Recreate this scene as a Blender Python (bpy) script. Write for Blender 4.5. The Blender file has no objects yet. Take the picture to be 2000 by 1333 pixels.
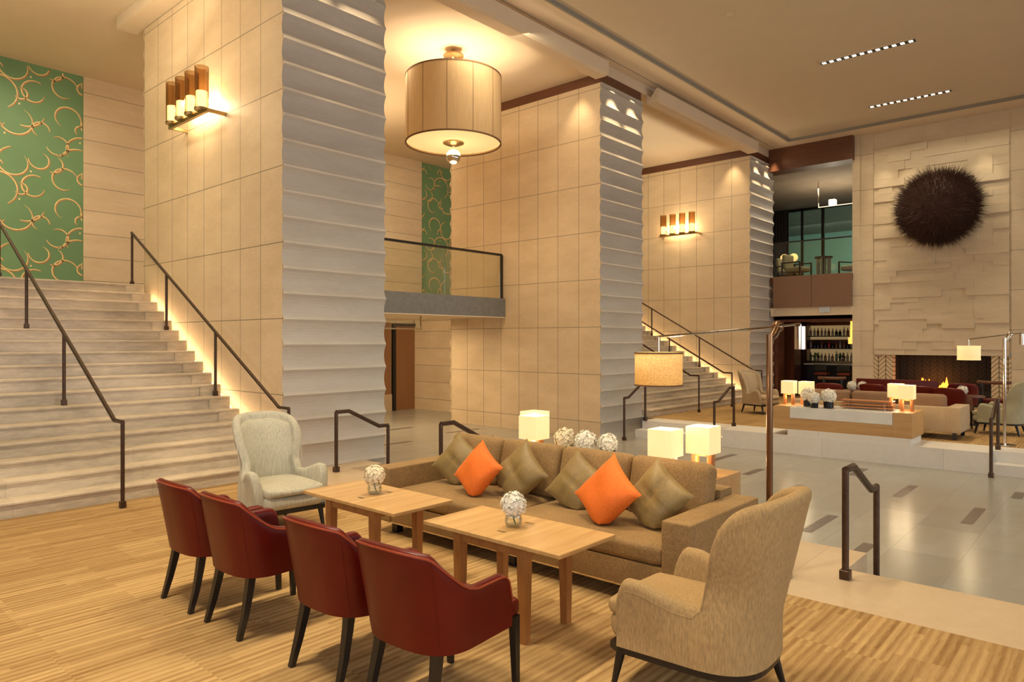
import bpy, bmesh, math, random
from mathutils import Vector, Matrix, Euler
random.seed(7)
SC = bpy.context.scene
COL = SC.collection
PI = math.pi

# ------------------------------------------------------------------ camera, world, large lights, exposure
cam = bpy.data.cameras.new('camera'); cam.sensor_width = 36.0; cam.lens = 24.516; cam.clip_end = 200
camo = bpy.data.objects.new('camera', cam); COL.objects.link(camo)
camo.location = (0, 0, 1.75); camo.rotation_euler = (PI/2, 0, -math.radians(48.5))
SC.camera = camo

SC.view_settings.view_transform = 'Standard'
SC.view_settings.look = 'None'
SC.view_settings.gamma = 1.0
SC.view_settings.exposure = 0.08
SC.cycles.use_denoising = True
SC.cycles.max_bounces = 6
SC.cycles.diffuse_bounces = 4
SC.cycles.transparent_max_bounces = 8
SC.cycles.sample_clamp_indirect = 4.0

world = bpy.data.worlds.new('world'); SC.world = world; world.use_nodes = True
world.node_tree.nodes['Background'].inputs[0].default_value = (0.80, 0.86, 0.92, 1)
world.node_tree.nodes['Background'].inputs[1].default_value = 0.10

def area(name, loc, target, sx, sy, power, color, spread=180):
    l = bpy.data.lights.new(name, 'AREA'); l.shape = 'RECTANGLE'; l.size = sx; l.size_y = sy
    l.energy = power; l.color = color; l.spread = math.radians(spread)
    o = bpy.data.objects.new(name, l); COL.objects.link(o); o.location = loc
    d = Vector(target) - Vector(loc)
    o.rotation_euler = d.to_track_quat('-Z', 'Y').to_euler()
    return o

def spot(name, loc, target, power, color, angle=60, blend=0.6, r=0.05):
    l = bpy.data.lights.new(name, 'SPOT'); l.energy = power; l.color = color
    l.spot_size = math.radians(angle); l.spot_blend = blend; l.shadow_soft_size = r
    o = bpy.data.objects.new(name, l); COL.objects.link(o); o.location = loc
    d = Vector(target) - Vector(loc)
    o.rotation_euler = d.to_track_quat('-Z', 'Y').to_euler()
    return o

def point(name, loc, power, color, r=0.05):
    l = bpy.data.lights.new(name, 'POINT'); l.energy = power; l.color = color; l.shadow_soft_size = r
    o = bpy.data.objects.new(name, l); COL.objects.link(o); o.location = loc
    return o

WARM = (1.0, 0.76, 0.46); WARM2 = (1.0, 0.85, 0.60); COOL = (0.86, 0.93, 1.0)
# daylight through the tall windows on the entrance side of the hall
area('window_daylight', (9, -7.6, 2.0), (9, 5, 1.2), 26, 3.0, 320, COOL, 110)
area('window_daylight_side', (-5.6, 1, 3.6), (8, 4, 1.0), 12, 4.0, 240, COOL, 140)
# ceiling slot downlights: one lamp per slot fixture
for fx, pw in ((0.6, 165), (4.4, 105), (8.2, 40), (12.0, 40), (15.75, 70), (19.5, 45)):
    area('slot_downlight', (fx, 4.1, 7.74), (fx, 4.1, 0), 1.75, 0.12, pw, WARM2, 108)
for fx, pw in ((0.6, 60), (4.4, 20), (8.2, 20), (12.0, 20), (15.75, 30), (19.5, 25)):
    area('slot_downlight', (fx, -2.0, 7.74), (fx, -2.0, 0), 1.75, 0.12, pw, WARM2, 108)
# upward strip added along the pillars to brighten the hall ceiling
area('hall_ceiling_fill', (9.5, 8.05, 7.28), (9.5, 3.5, 7.9), 24, 0.1, 22, WARM, 150)
# panels added in mid-air to brighten the bay ceilings, no lamps there
area('bay_ceiling_fill', (2.0, 10.5, 6.6), (2.0, 11.0, 7.5), 5.0, 3.0, 85, WARM2)
area('bay_ceiling_fill', (9.5, 13.5, 6.2), (9.5, 13.5, 7.5), 4.0, 3.0, 60, WARM)
area('bay_ceiling_fill', (17.1, 10.5, 6.6), (17.1, 11.0, 7.5), 5.0, 3.0, 26, WARM2)
# grazing spots over the fluted faces and the stone side walls
for x0, pw in ((5.35, 120), (6.15, 120), (12.8, 230), (13.6, 230), (20.65, 230), (21.45, 230)):
    spot('pillar_spot', (x0, 8.22, 7.62), (x0, 8.37, 4.6), pw, WARM, 44, 0.8, 0.03)
for x0, y0 in ((4.6, 8.9), (12.05, 8.9), (19.9, 8.9)):
    spot('wall_spot', (x0, y0, 7.4), (x0 + 0.3, y0 + 0.2, 2.0), 90, WARM, 70, 0.9)
# fireplace wall washers
for y0 in (5.2, 4.55, 3.75, 2.8):
    spot('fireplace_spot', (21.25, y0, 7.6), (21.85, y0, 5.2), 75, WARM2, 38, 0.9)
area('fireplace_wash', (20.6, 3.9, 7.6), (21.9, 3.9, 3.0), 4.5, 0.2, 22, WARM2, 120)
# under the lobby balcony, by the lifts
area('lift_lobby_light', (9.5, 13.8, 2.25), (9.5, 14, 0), 4, 3, 200, WARM)
area('corridor_light', (9.0, 9.3, 7.2), (11.6, 10.0, 0), 3.5, 0.6, 110, WARM2)
area('lobby_wall_fill', (11.0, 14.5, 7.2), (12.0, 16.0, 2.8), 5, 1.0, 90, WARM2, 150)  # added to brighten the dim wall behind the balcony
area('landing_light', (1.5, 14.8, 7.2), (1.5, 16.6, 3.0), 6, 0.6, 110, WARM2, 140)
area('stair_wall_wash', (1.6, 10.6, 7.2), (4.9, 11.0, 3.6), 3.0, 0.4, 55, WARM2, 120)
area('stair_wall_wash', (16.6, 10.6, 7.2), (20.2, 11.0, 3.6), 3.0, 0.4, 45, WARM2, 120)
spot('stair_spot', (2.6, 11.5, 7.3), (2.6, 10.5, 1.0), 330, WARM2, 80, 0.9)
spot('stair_spot', (17.0, 11.5, 7.3), (17.0, 10.0, 0.5), 330, WARM2, 80, 0.9)
# bar and upper lounge
area('bar_light', (24.4, 7.4, 2.55), (24.4, 7.4, 0), 1.2, 2.0, 60, WARM)
area('lounge_ceiling_fill', (24.5, 7.2, 5.6), (24.5, 7.2, 7.0), 2.0, 2.0, 40, WARM2)  # added to lift the dark lounge ceiling, no fixture at this spot
area('canopy_fill', (34, 8, 4.5), (34, 9, 7.6), 8, 8, 60, COOL)  # fill added below the canopy to brighten its underside
area('exterior_daylight', (36, 8, 7.4), (40, 8, 3.0), 10, 3, 260, COOL)
area('upper_lounge_light', (24.5, 7.4, 6.8), (24.5, 7.4, 0), 2.0, 2.0, 60, WARM2)

# ------------------------------------------------------------------ materials
def new_mat(name):
    m = bpy.data.materials.new(name); m.use_nodes = True
    nt = m.node_tree; nt.nodes.clear()
    out = nt.nodes.new('ShaderNodeOutputMaterial'); b = nt.nodes.new('ShaderNodeBsdfPrincipled')
    nt.links.new(b.outputs[0], out.inputs[0])
    return m, nt, b
def N(nt, t, **kw):
    n = nt.nodes.new(t)
    for k, v in kw.items(): setattr(n, k, v)
    return n
def setin(nt, sock, v):
    if isinstance(v, bpy.types.NodeSocket): nt.links.new(v, sock)
    else: sock.default_value = v
def math_(nt, op, a, b=0.0, c=None):
    n = N(nt, 'ShaderNodeMath', operation=op); setin(nt, n.inputs[0], a); setin(nt, n.inputs[1], b)
    if c is not None: setin(nt, n.inputs[2], c)
    return n.outputs[0]
def mixc(nt, f, a, b):
    n = N(nt, 'ShaderNodeMix', data_type='RGBA'); setin(nt, n.inputs[0], f)
    for s, v in ((n.inputs[6], a), (n.inputs[7], b)):
        if isinstance(v, bpy.types.NodeSocket): nt.links.new(v, s)
        else: s.default_value = (*v[:3], 1)
    return n.outputs[2]
def coords(nt, space='Object'):
    tc = N(nt, 'ShaderNodeTexCoord'); return tc.outputs[space]
def noise(nt, vec, scale, detail=3, rough=0.55, out=0):
    n = N(nt, 'ShaderNodeTexNoise'); n.inputs['Scale'].default_value = scale
    n.inputs['Detail'].default_value = detail; n.inputs['Roughness'].default_value = rough
    if vec is not None: nt.links.new(vec, n.inputs['Vector'])
    return n.outputs[out]
def mapping(nt, vec, scale=(1, 1, 1), rot=(0, 0, 0), loc=(0, 0, 0)):
    n = N(nt, 'ShaderNodeMapping'); nt.links.new(vec, n.inputs[0])
    n.inputs['Scale'].default_value = scale; n.inputs['Rotation'].default_value = rot; n.inputs['Location'].default_value = loc
    return n.outputs[0]
def ramp(nt, f, lo, hi):
    n = N(nt, 'ShaderNodeMapRange'); setin(nt, n.inputs[0], f); n.inputs[1].default_value = lo; n.inputs[2].default_value = hi
    return n.outputs[0]
def bump(nt, b, h, strength=0.3, dist=0.01):
    n = N(nt, 'ShaderNodeBump'); n.inputs['Strength'].default_value = strength; n.inputs['Distance'].default_value = dist
    nt.links.new(h, n.inputs['Height']); nt.links.new(n.outputs[0], b.inputs['Normal'])

def plain(name, c, rough=0.5, metal=0.0, var=0.0, scale=8.0, stretch=(1, 1, 1), bmp=0.0, spec=None):
    m, nt, b = new_mat(name)
    b.inputs['Base Color'].default_value = (*c, 1); b.inputs['Roughness'].default_value = rough; b.inputs['Metallic'].default_value = metal
    if spec is not None: b.inputs['Specular IOR Level'].default_value = spec
    if var or bmp:
        v = mapping(nt, coords(nt), stretch)
        f = noise(nt, v, scale, 5)
        if var:
            nt.links.new(mixc(nt, ramp(nt, f, 0.3, 0.7), tuple(x*(1-var) for x in c), tuple(min(1, x*(1+var)) for x in c)), b.inputs['Base Color'])
        if bmp: bump(nt, b, f, bmp, 0.005)
    return m

def emit(name, c, strength, base=None):
    m, nt, b = new_mat(name)
    b.inputs['Base Color'].default_value = (*(base or c), 1)
    b.inputs['Emission Color'].default_value = (*c, 1); b.inputs['Emission Strength'].default_value = strength
    b.inputs['Roughness'].default_value = 0.8
    return m

def shade_mat(name, c, strength, base, streak=0.25, scale=60, sz=0.12):
    m, nt, b = new_mat(name)
    v = mapping(nt, coords(nt), (1, 1, sz))
    f = ramp(nt, noise(nt, v, scale, 4), 0.3, 0.7)
    col = mixc(nt, f, tuple(x*(1-streak) for x in c), c)
    nt.links.new(col, b.inputs['Emission Color']); b.inputs['Emission Strength'].default_value = strength
    nt.links.new(mixc(nt, f, tuple(x*(1-streak) for x in base), base), b.inputs['Base Color']); b.inputs['Roughness'].default_value = 0.9
    return m

def stone(name, c, joints=(), rough=0.55, var=0.10, thick=0.012, veins=(1, 1, 1), vscale=1.2, jdark=0.22, bstr=0.3):
    """limestone; joints = list of (axis, pitch, offset)"""
    m, nt, b = new_mat(name)
    co = coords(nt)
    f = noise(nt, mapping(nt, co, veins), vscale, 6, 0.6)
    f2 = noise(nt, mapping(nt, co, tuple(v*5 for v in veins)), vscale*2, 4, 0.6)
    ff = ramp(nt, math_(nt, 'ADD', math_(nt, 'MULTIPLY', f, 0.7), math_(nt, 'MULTIPLY', f2, 0.3)), 0.33, 0.67)
    lo = tuple(x*(1-var*1.0) for x in c); hi = tuple(min(1, x*(1+var*0.9)) for x in c)
    lo = (lo[0], lo[1]*0.97, lo[2]*0.92)
    col = mixc(nt, ff, lo, hi)
    if joints:
        sx = N(nt, 'ShaderNodeSeparateXYZ'); nt.links.new(co, sx.inputs[0])
        mask = None; cell = None
        for ax, pitch, off in joints:
            u = math_(nt, 'DIVIDE', math_(nt, 'SUBTRACT', sx.outputs['XYZ'.index(ax)], off), pitch)
            fl = math_(nt, 'FLOOR', u); fr = math_(nt, 'FRACT', u)
            d = math_(nt, 'ABSOLUTE', math_(nt, 'SUBTRACT', math_(nt, 'ABSOLUTE', math_(nt, 'SUBTRACT', fr, 0.5)), 0.5))
            k = math_(nt, 'LESS_THAN', d, thick/2/pitch)
            mask = k if mask is None else math_(nt, 'MAXIMUM', mask, k)
            t = math_(nt, 'MULTIPLY', fl, 12.9898 if cell is None else 78.233)
            cell = t if cell is None else math_(nt, 'ADD', cell, t)
        rnd = math_(nt, 'FRACT', math_(nt, 'MULTIPLY', math_(nt, 'SINE', cell), 43758.5))
        col = mixc(nt, math_(nt, 'MULTIPLY', rnd, 0.16), col, tuple(x*0.62 for x in c))
        col = mixc(nt, math_(nt, 'MULTIPLY', mask, 1-jdark), col, tuple(x*0.18 for x in c))
        bump(nt, b, math_(nt, 'SUBTRACT', 1.0, mask), bstr, 0.01)
    nt.links.new(col, b.inputs['Base Color'])
    b.inputs['Roughness'].default_value = rough
    return m

def wood(name, a, c, axis='Y', rough=0.35, scale=1.0, coat=0.0):
    m, nt, b = new_mat(name)
    st = {'X': (0.6, 9, 9), 'Y': (9, 0.6, 9), 'Z': (9, 9, 0.6)}[axis]
    v = mapping(nt, coords(nt), tuple(s*scale for s in st))
    f = noise(nt, v, 2.2, 6, 0.6)
    v2 = mapping(nt, coords(nt), tuple(s*scale*4 for s in st))
    g = noise(nt, v2, 3.0, 3, 0.6)
    k = ramp(nt, math_(nt, 'ADD', math_(nt, 'MULTIPLY', f, 0.7), math_(nt, 'MULTIPLY', g, 0.3)), 0.32, 0.68)
    nt.links.new(mixc(nt, k, a, c), b.inputs['Base Color']); b.inputs['Roughness'].default_value = rough
    b.inputs['Coat Weight'].default_value = coat; b.inputs['Coat Roughness'].default_value = 0.15
    return m

def fabric(name, c, var=0.12, rough=0.9, scale=140, stretch=(1, 1, 0.25), sheen=0.2, sc=None, blotch=0.12):
    m, nt, b = new_mat(name)
    co = coords(nt)
    f = noise(nt, mapping(nt, co, stretch), scale, 2, 0.5)
    g = noise(nt, co, 6, 4, 0.6)
    col = mixc(nt, ramp(nt, f, 0.3, 0.7), tuple(x*(1-var) for x in c), tuple(min(1, x*(1+var)) for x in c))
    col = mixc(nt, math_(nt, 'MULTIPLY', ramp(nt, g, 0.35, 0.75), blotch*2), col, tuple(x*0.55 for x in c))
    nt.links.new(col, b.inputs['Base Color']); b.inputs['Roughness'].default_value = rough
    b.inputs['Sheen Weight'].default_value = sheen
    b.inputs['Sheen Tint'].default_value = (*(sc or c), 1)
    bump(nt, b, f, 0.15, 0.002)
    return m

def glass(name, tint=(0.9, 0.97, 0.93), alpha=0.18, rough=0.02):
    m = bpy.data.materials.new(name); m.use_nodes = True; nt = m.node_tree; nt.nodes.clear()
    out = N(nt, 'ShaderNodeOutputMaterial'); mx = N(nt, 'ShaderNodeMixShader')
    tr = N(nt, 'ShaderNodeBsdfTransparent'); gl = N(nt, 'ShaderNodeBsdfGlossy')
    tr.inputs[0].default_value = (*tint, 1); gl.inputs['Roughness'].default_value = rough
    fr = N(nt, 'ShaderNodeFresnel'); fr.inputs[0].default_value = 1.45
    f = math_(nt, 'ADD', math_(nt, 'MULTIPLY', fr.outputs[0], 0.45), alpha*0.08)
    nt.links.new(f, mx.inputs[0]); nt.links.new(tr.outputs[0], mx.inputs[1]); nt.links.new(gl.outputs[0], mx.inputs[2])
    nt.links.new(mx.outputs[0], out.inputs[0])
    return m

def carpet_mat():
    m, nt, b = new_mat('carpet_weave')
    co = coords(nt)
    br = N(nt, 'ShaderNodeTexBrick'); br.offset = 0.37; br.offset_frequency = 3; br.squash = 1.0
    nt.links.new(mapping(nt, co, (1, 1, 1)), br.inputs['Vector'])
    br.inputs['Scale'].default_value = 1.0; br.inputs['Mortar Size'].default_value = 0.0
    br.inputs['Brick Width'].default_value = 0.62; br.inputs['Row Height'].default_value = 0.038; br.inputs['Bias'].default_value = 0.0
    br.inputs['Color1'].default_value = (0, 0, 0, 1); br.inputs['Color2'].default_value = (1, 1, 1, 1)
    br2 = N(nt, 'ShaderNodeTexBrick'); br2.offset = 0.5
    nt.links.new(mapping(nt, co, (1, 1, 1), loc=(0.3, 0.011, 0)), br2.inputs['Vector'])
    br2.inputs['Scale'].default_value = 1.0; br2.inputs['Mortar Size'].default_value = 0.0
    br2.inputs['Brick Width'].default_value = 1.0; br2.inputs['Row Height'].default_value = 0.5
    br2.inputs['Color1'].default_value = (0, 0, 0, 1); br2.inputs['Color2'].default_value = (1, 1, 1, 1)
    r1 = N(nt, 'ShaderNodeRGBToBW'); nt.links.new(br.outputs['Color'], r1.inputs[0])
    r2 = N(nt, 'ShaderNodeRGBToBW'); nt.links.new(br2.outputs['Color'], r2.inputs[0])
    fuzz = noise(nt, mapping(nt, co, (3, 26, 1)), 3.0, 4, 0.6)
    tuft = noise(nt, co, 240, 2)
    sx = N(nt, 'ShaderNodeSeparateXYZ'); nt.links.new(co, sx.inputs[0])
    wob = math_(nt, 'MULTIPLY', math_(nt, 'SUBTRACT', fuzz, 0.5), 0.02)
    ph = math_(nt, 'MULTIPLY', math_(nt, 'ADD', math_(nt, 'ADD', sx.outputs[1], wob), math_(nt, 'MULTIPLY', r2.outputs[0], 0.11)), 2*PI/0.052)
    wv = math_(nt, 'MULTIPLY_ADD', math_(nt, 'SINE', ph), 0.5, 0.5)
    amp = math_(nt, 'MULTIPLY_ADD', noise(nt, mapping(nt, co, (1.4, 2.2, 1)), 1.6, 2), 0.62, 0.0)
    k = math_(nt, 'MULTIPLY', math_(nt, 'SUBTRACT', wv, 0.5), amp)
    k = math_(nt, 'ADD', math_(nt, 'ADD', k, 0.22), math_(nt, 'MULTIPLY', r1.outputs[0], 0.36))
    k = math_(nt, 'ADD', k, math_(nt, 'MULTIPLY', math_(nt, 'SUBTRACT', ramp(nt, fuzz, 0.3, 0.7), 0.5), 0.22))
    k = math_(nt, 'ADD', k, math_(nt, 'MULTIPLY', r2.outputs[0], 0.16))
    k = math_(nt, 'ADD', k, math_(nt, 'MULTIPLY', math_(nt, 'SUBTRACT', tuft, 0.5), 0.25))
    nt.links.new(mixc(nt, k, (0.225, 0.112, 0.035), (0.60, 0.40, 0.17)), b.inputs['Base Color'])
    b.inputs['Roughness'].default_value = 0.95; b.inputs['Specular IOR Level'].default_value = 0.15
    bump(nt, b, tuft, 0.2, 0.004)
    return m

def herring_mat(name, brick, mortar):
    m, nt, b = new_mat(name)
    sx = N(nt, 'ShaderNodeSeparateXYZ'); nt.links.new(coords(nt), sx.inputs[0])
    w, p = 0.19, 0.125
    u = math_(nt, 'DIVIDE', sx.outputs[1], w)
    tri = math_(nt, 'PINGPONG', u, 1.0)
    s = math_(nt, 'DIVIDE', math_(nt, 'SUBTRACT', sx.outputs[2], math_(nt, 'MULTIPLY', tri, w)), p)
    fr = math_(nt, 'FRACT', s)
    k1 = math_(nt, 'LESS_THAN', fr, 0.17)
    fu = math_(nt, 'FRACT', u)
    k2 = math_(nt, 'LESS_THAN', math_(nt, 'SUBTRACT', 0.5, math_(nt, 'ABSOLUTE', math_(nt, 'SUBTRACT', fu, 0.5))), 0.05)
    k = math_(nt, 'MAXIMUM', k1, k2)
    nt.links.new(mixc(nt, k, brick, mortar), b.inputs['Base Color']); b.inputs['Roughness'].default_value = 0.7
    bump(nt, b, math_(nt, 'SUBTRACT', 1.0, k), 0.4, 0.01)
    return m

def slab_floor_mat():
    m, nt, b = new_mat('polished_limestone')
    co = coords(nt)
    br = N(nt, 'ShaderNodeTexBrick'); br.offset = 0.5
    nt.links.new(mapping(nt, co, (1, 1, 1)), br.inputs['Vector']); br.inputs['Scale'].default_value = 1.0
    br.inputs['Brick Width'].default_value = 1.2; br.inputs['Row Height'].default_value = 0.6; br.inputs['Mortar Size'].default_value = 0.003
    br.inputs['Color1'].default_value = (0.33, 0.31, 0.265, 1); br.inputs['Color2'].default_value = (0.39, 0.37, 0.315, 1); br.inputs['Mortar'].default_value = (0.27, 0.255, 0.215, 1)
    f = noise(nt, mapping(nt, co, (0.8, 2.6, 1)), 1.6, 6, 0.6)
    nt.links.new(mixc(nt, math_(nt, 'MULTIPLY', ramp(nt, f, 0.35, 0.7), 0.55), br.outputs['Color'], (0.31, 0.27, 0.19)), b.inputs['Base Color'])
    b.inputs['Roughness'].default_value = 0.22; b.inputs['Specular IOR Level'].default_value = 0.5
    return m

def M_(n): return bpy.data.materials[n]
LIME = (0.72, 0.58, 0.40)
stone('limestone_side', (0.70, 0.54, 0.345), (('Y', 0.574, 8.42), ('Z', 1.02, 0.01)), veins=(1, 1, 2.5))
stone('limestone_flute', (0.50, 0.45, 0.385), (), 0.5, 0.10, veins=(0.6, 1, 3.0))  # grey cast of daylight on the fluted faces put into the stone colour
stone('limestone_back', (0.72, 0.57, 0.38), (('Z', 0.51, 0.0),), veins=(0.6, 1, 2))
stone('limestone_far', (0.74, 0.61, 0.42), (('Z', 1.02, 0.0),), veins=(1, 0.6, 2))
stone('limestone_relief', (0.74, 0.61, 0.42), (), veins=(1, 0.6, 3))
stone('limestone_border', (0.60, 0.45, 0.28), (('Y', 1.5, 0.4),), 0.35, 0.08, 0.005, jdark=0.6)
stone('limestone_riser', (0.76, 0.72, 0.65), (('Y', 1.9, 0.35),), 0.4, 0.07, 0.005, jdark=0.6)
stone('stair_marble', (0.60, 0.50, 0.36), (('X', 1.31, 0.3),), 0.35, 0.38, 0.004, veins=(0.55, 0.9, 2.2), vscale=1.3, jdark=0.6)
carpet_mat(); slab_floor_mat()
herring_mat('herringbone_cream', (0.72, 0.55, 0.33), (0.10, 0.06, 0.03))
herring_mat('herringbone_black', (0.035, 0.027, 0.019), (0.004, 0.003, 0.002))
plain('wallpaper_green', (0.155, 0.29, 0.135), 0.55, var=0.12, scale=0.7)
plain('wallpaper_gold', (0.80, 0.62, 0.28), 0.45, var=0.15, scale=14)
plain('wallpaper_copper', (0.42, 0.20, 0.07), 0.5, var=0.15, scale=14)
plain('ceiling_paint', (0.62, 0.51, 0.36), 0.9, var=0.02, scale=2)
plain('soffit_paint', (0.72, 0.58, 0.41), 0.9, var=0.02, scale=2)
plain('groove_shadow', (0.30, 0.27, 0.22), 0.8)  # shade of the ceiling grooves put into the strip colour
wood('dark_wood_trim', (0.10, 0.035, 0.015), (0.17, 0.065, 0.03), 'Y', 0.4)
wood('bar_wood', (0.075, 0.02, 0.008), (0.19, 0.055, 0.018), 'Z', 0.3)
wood('oak_top', (0.44, 0.225, 0.07), (0.72, 0.45, 0.175), 'X', 0.32, 0.55, 0.25)
wood('oak_leg', (0.30, 0.115, 0.028), (0.46, 0.20, 0.055), 'Z', 0.4, 1.2)
wood('console_wood', (0.44, 0.24, 0.085), (0.58, 0.345, 0.14), 'Y', 0.4, 0.8)
wood('lamp_wood', (0.34, 0.11, 0.028), (0.50, 0.19, 0.055), 'Z', 0.35, 1.5)
plain('pale_marble', (0.72, 0.70, 0.64), 0.22, var=0.06, scale=3)
plain('bronze', (0.085, 0.05, 0.032), 0.38, 0.75, var=0.2, scale=20)
plain('bronze_polished', (0.22, 0.115, 0.055), 0.22, 0.9)
plain('chrome', (0.66, 0.57, 0.46), 0.12, 1.0)
plain('brass_dull', (0.45, 0.33, 0.17), 0.3, 1.0)
plain('ebony', (0.012, 0.009, 0.008), 0.3, var=0.2, scale=12)
plain('black_metal', (0.01, 0.01, 0.012), 0.35, 0.3)
def leather(name, c, rough=0.36):
    m, nt, b = new_mat(name); co = coords(nt)
    g = noise(nt, co, 3.2, 4, 0.6); h = noise(nt, co, 160, 2)
    nt.links.new(mixc(nt, ramp(nt, g, 0.3, 0.75), tuple(x*0.78 for x in c), tuple(x*1.12 for x in c)), b.inputs['Base Color'])
    b.inputs['Roughness'].default_value = rough; b.inputs['Specular IOR Level'].default_value = 0.3; bump(nt, b, h, 0.08, 0.002)
    return m
leather('red_leather', (0.115, 0.006, 0.002), 0.36); leather('red_leather_piping', (0.30, 0.05, 0.02), 0.3)
fabric('linen_tan', (0.40, 0.255, 0.105), 0.20, stretch=(1, 1, 0.18), sheen=0.08)
fabric('stripe_sage', (0.47, 0.43, 0.32), 0.16, stretch=(1.2, 1.2, 0.02), scale=70)
fabric('sage_plain', (0.40, 0.36, 0.22), 0.08)
fabric('mohair_brown', (0.285, 0.165, 0.058), 0.28, 0.8, 90, (1, 1, 1), 0.25, (0.6, 0.4, 0.16), 0.25)
fabric('suede_brown', (0.25, 0.145, 0.078), 0.06, 0.9, 60, (1, 1, 1), 0.3)
fabric('suede_beige', (0.48, 0.35, 0.20), 0.08, 0.9, 60, (1, 1, 1), 0.3)
fabric('silk_olive', (0.225, 0.145, 0.042), 0.1, 0.55, 50, (1, 1, 1), 0.4, (0.5, 0.4, 0.2), 0.15)
fabric('velvet_orange', (0.74, 0.145, 0.008), 0.08, 0.75, 60, (1, 1, 1), 0.5, (1.0, 0.35, 0.08), 0.1)
glass('clear_glass', (0.97, 0.99, 0.98), 0.1)
glass('railing_glass', (0.985, 1.0, 0.945), 0.35)
glass('window_glass', (0.72, 0.86, 0.78), 0.5)
glass('smoke_glass', (0.80, 0.68, 0.52), 0.2)
plain('water', (0.9, 0.95, 0.95), 0.05)
plain('petal_white', (0.86, 0.80, 0.66), 0.8, var=0.08, scale=60)
plain('petal_cream', (0.84, 0.72, 0.48), 0.8, var=0.10, scale=60)
plain('stem_green', (0.05, 0.12, 0.02), 0.6)
plain('leaf_green', (0.06, 0.16, 0.04), 0.6, var=0.3)
shade_mat('shade_cream', (1.0, 0.72, 0.28), 0.66, (0.75, 0.6, 0.38), 0.10)
shade_mat('shade_amber', (1.0, 0.43, 0.06), 0.60, (0.75, 0.5, 0.22), 0.4, 90, 1.0)
shade_mat('shade_drum', (1.0, 0.47, 0.13), 0.19, (0.42, 0.29, 0.15), 0.12, 25)
plain('shade_trim', (0.16, 0.08, 0.03), 0.8)
emit('diffuser_glow', (1.0, 0.66, 0.27), 0.62, (0.8, 0.6, 0.35))
emit('lens_glow', (1.0, 0.86, 0.66), 7.0)
emit('sconce_glow', (1.0, 0.74, 0.38), 5.0)
emit('strip_glow', (1.0, 0.76, 0.44), 14.0)
emit('flame', (1.0, 0.26, 0.03), 3.0)
emit('bar_back_glow', (1.0, 0.68, 0.30), 0.20, (0.5, 0.36, 0.2))
emit('spot_white', (1.0, 0.9, 0.75), 4.0)
emit('amber_pendant', (1.0, 0.55, 0.10), 1.4)
emit('globe_glow', (1.0, 0.62, 0.22), 1.1)
plain('twig_brown', (0.042, 0.0125, 0.0045), 0.8, var=0.4, scale=40)
plain('grey_slate', (0.19, 0.19, 0.175), 0.5, var=0.12, scale=12)
plain('leather_panel', (0.235, 0.125, 0.07), 0.6, var=0.08, scale=18)
plain('charcoal_curtain', (0.035, 0.028, 0.022), 0.9)
plain('dark_ceiling', (0.32, 0.25, 0.18), 0.7, var=0.12, scale=1.5)
plain('facade_green', (0.52, 0.66, 0.50), 0.8, var=0.04)
plain('sign_grey', (0.55, 0.60, 0.64), 0.5, var=0.05, scale=90)
plain('inlay_slab', (0.13, 0.10, 0.08), 0.3, var=0.35, scale=30)
plain('door_bronze', (0.33, 0.16, 0.07), 0.4, 0.3, var=0.08, scale=3, stretch=(1, 1, 0.1))
plain('soot', (0.02, 0.015, 0.01), 0.9)
for nm, c in (('bottle_clear', (0.55, 0.48, 0.36)), ('bottle_amber', (0.28, 0.10, 0.02)), ('bottle_red', (0.45, 0.03, 0.02)), ('bottle_green', (0.03, 0.10, 0.03)), ('bottle_dark', (0.02, 0.015, 0.012))):
    plain(nm, c, 0.12)

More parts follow.
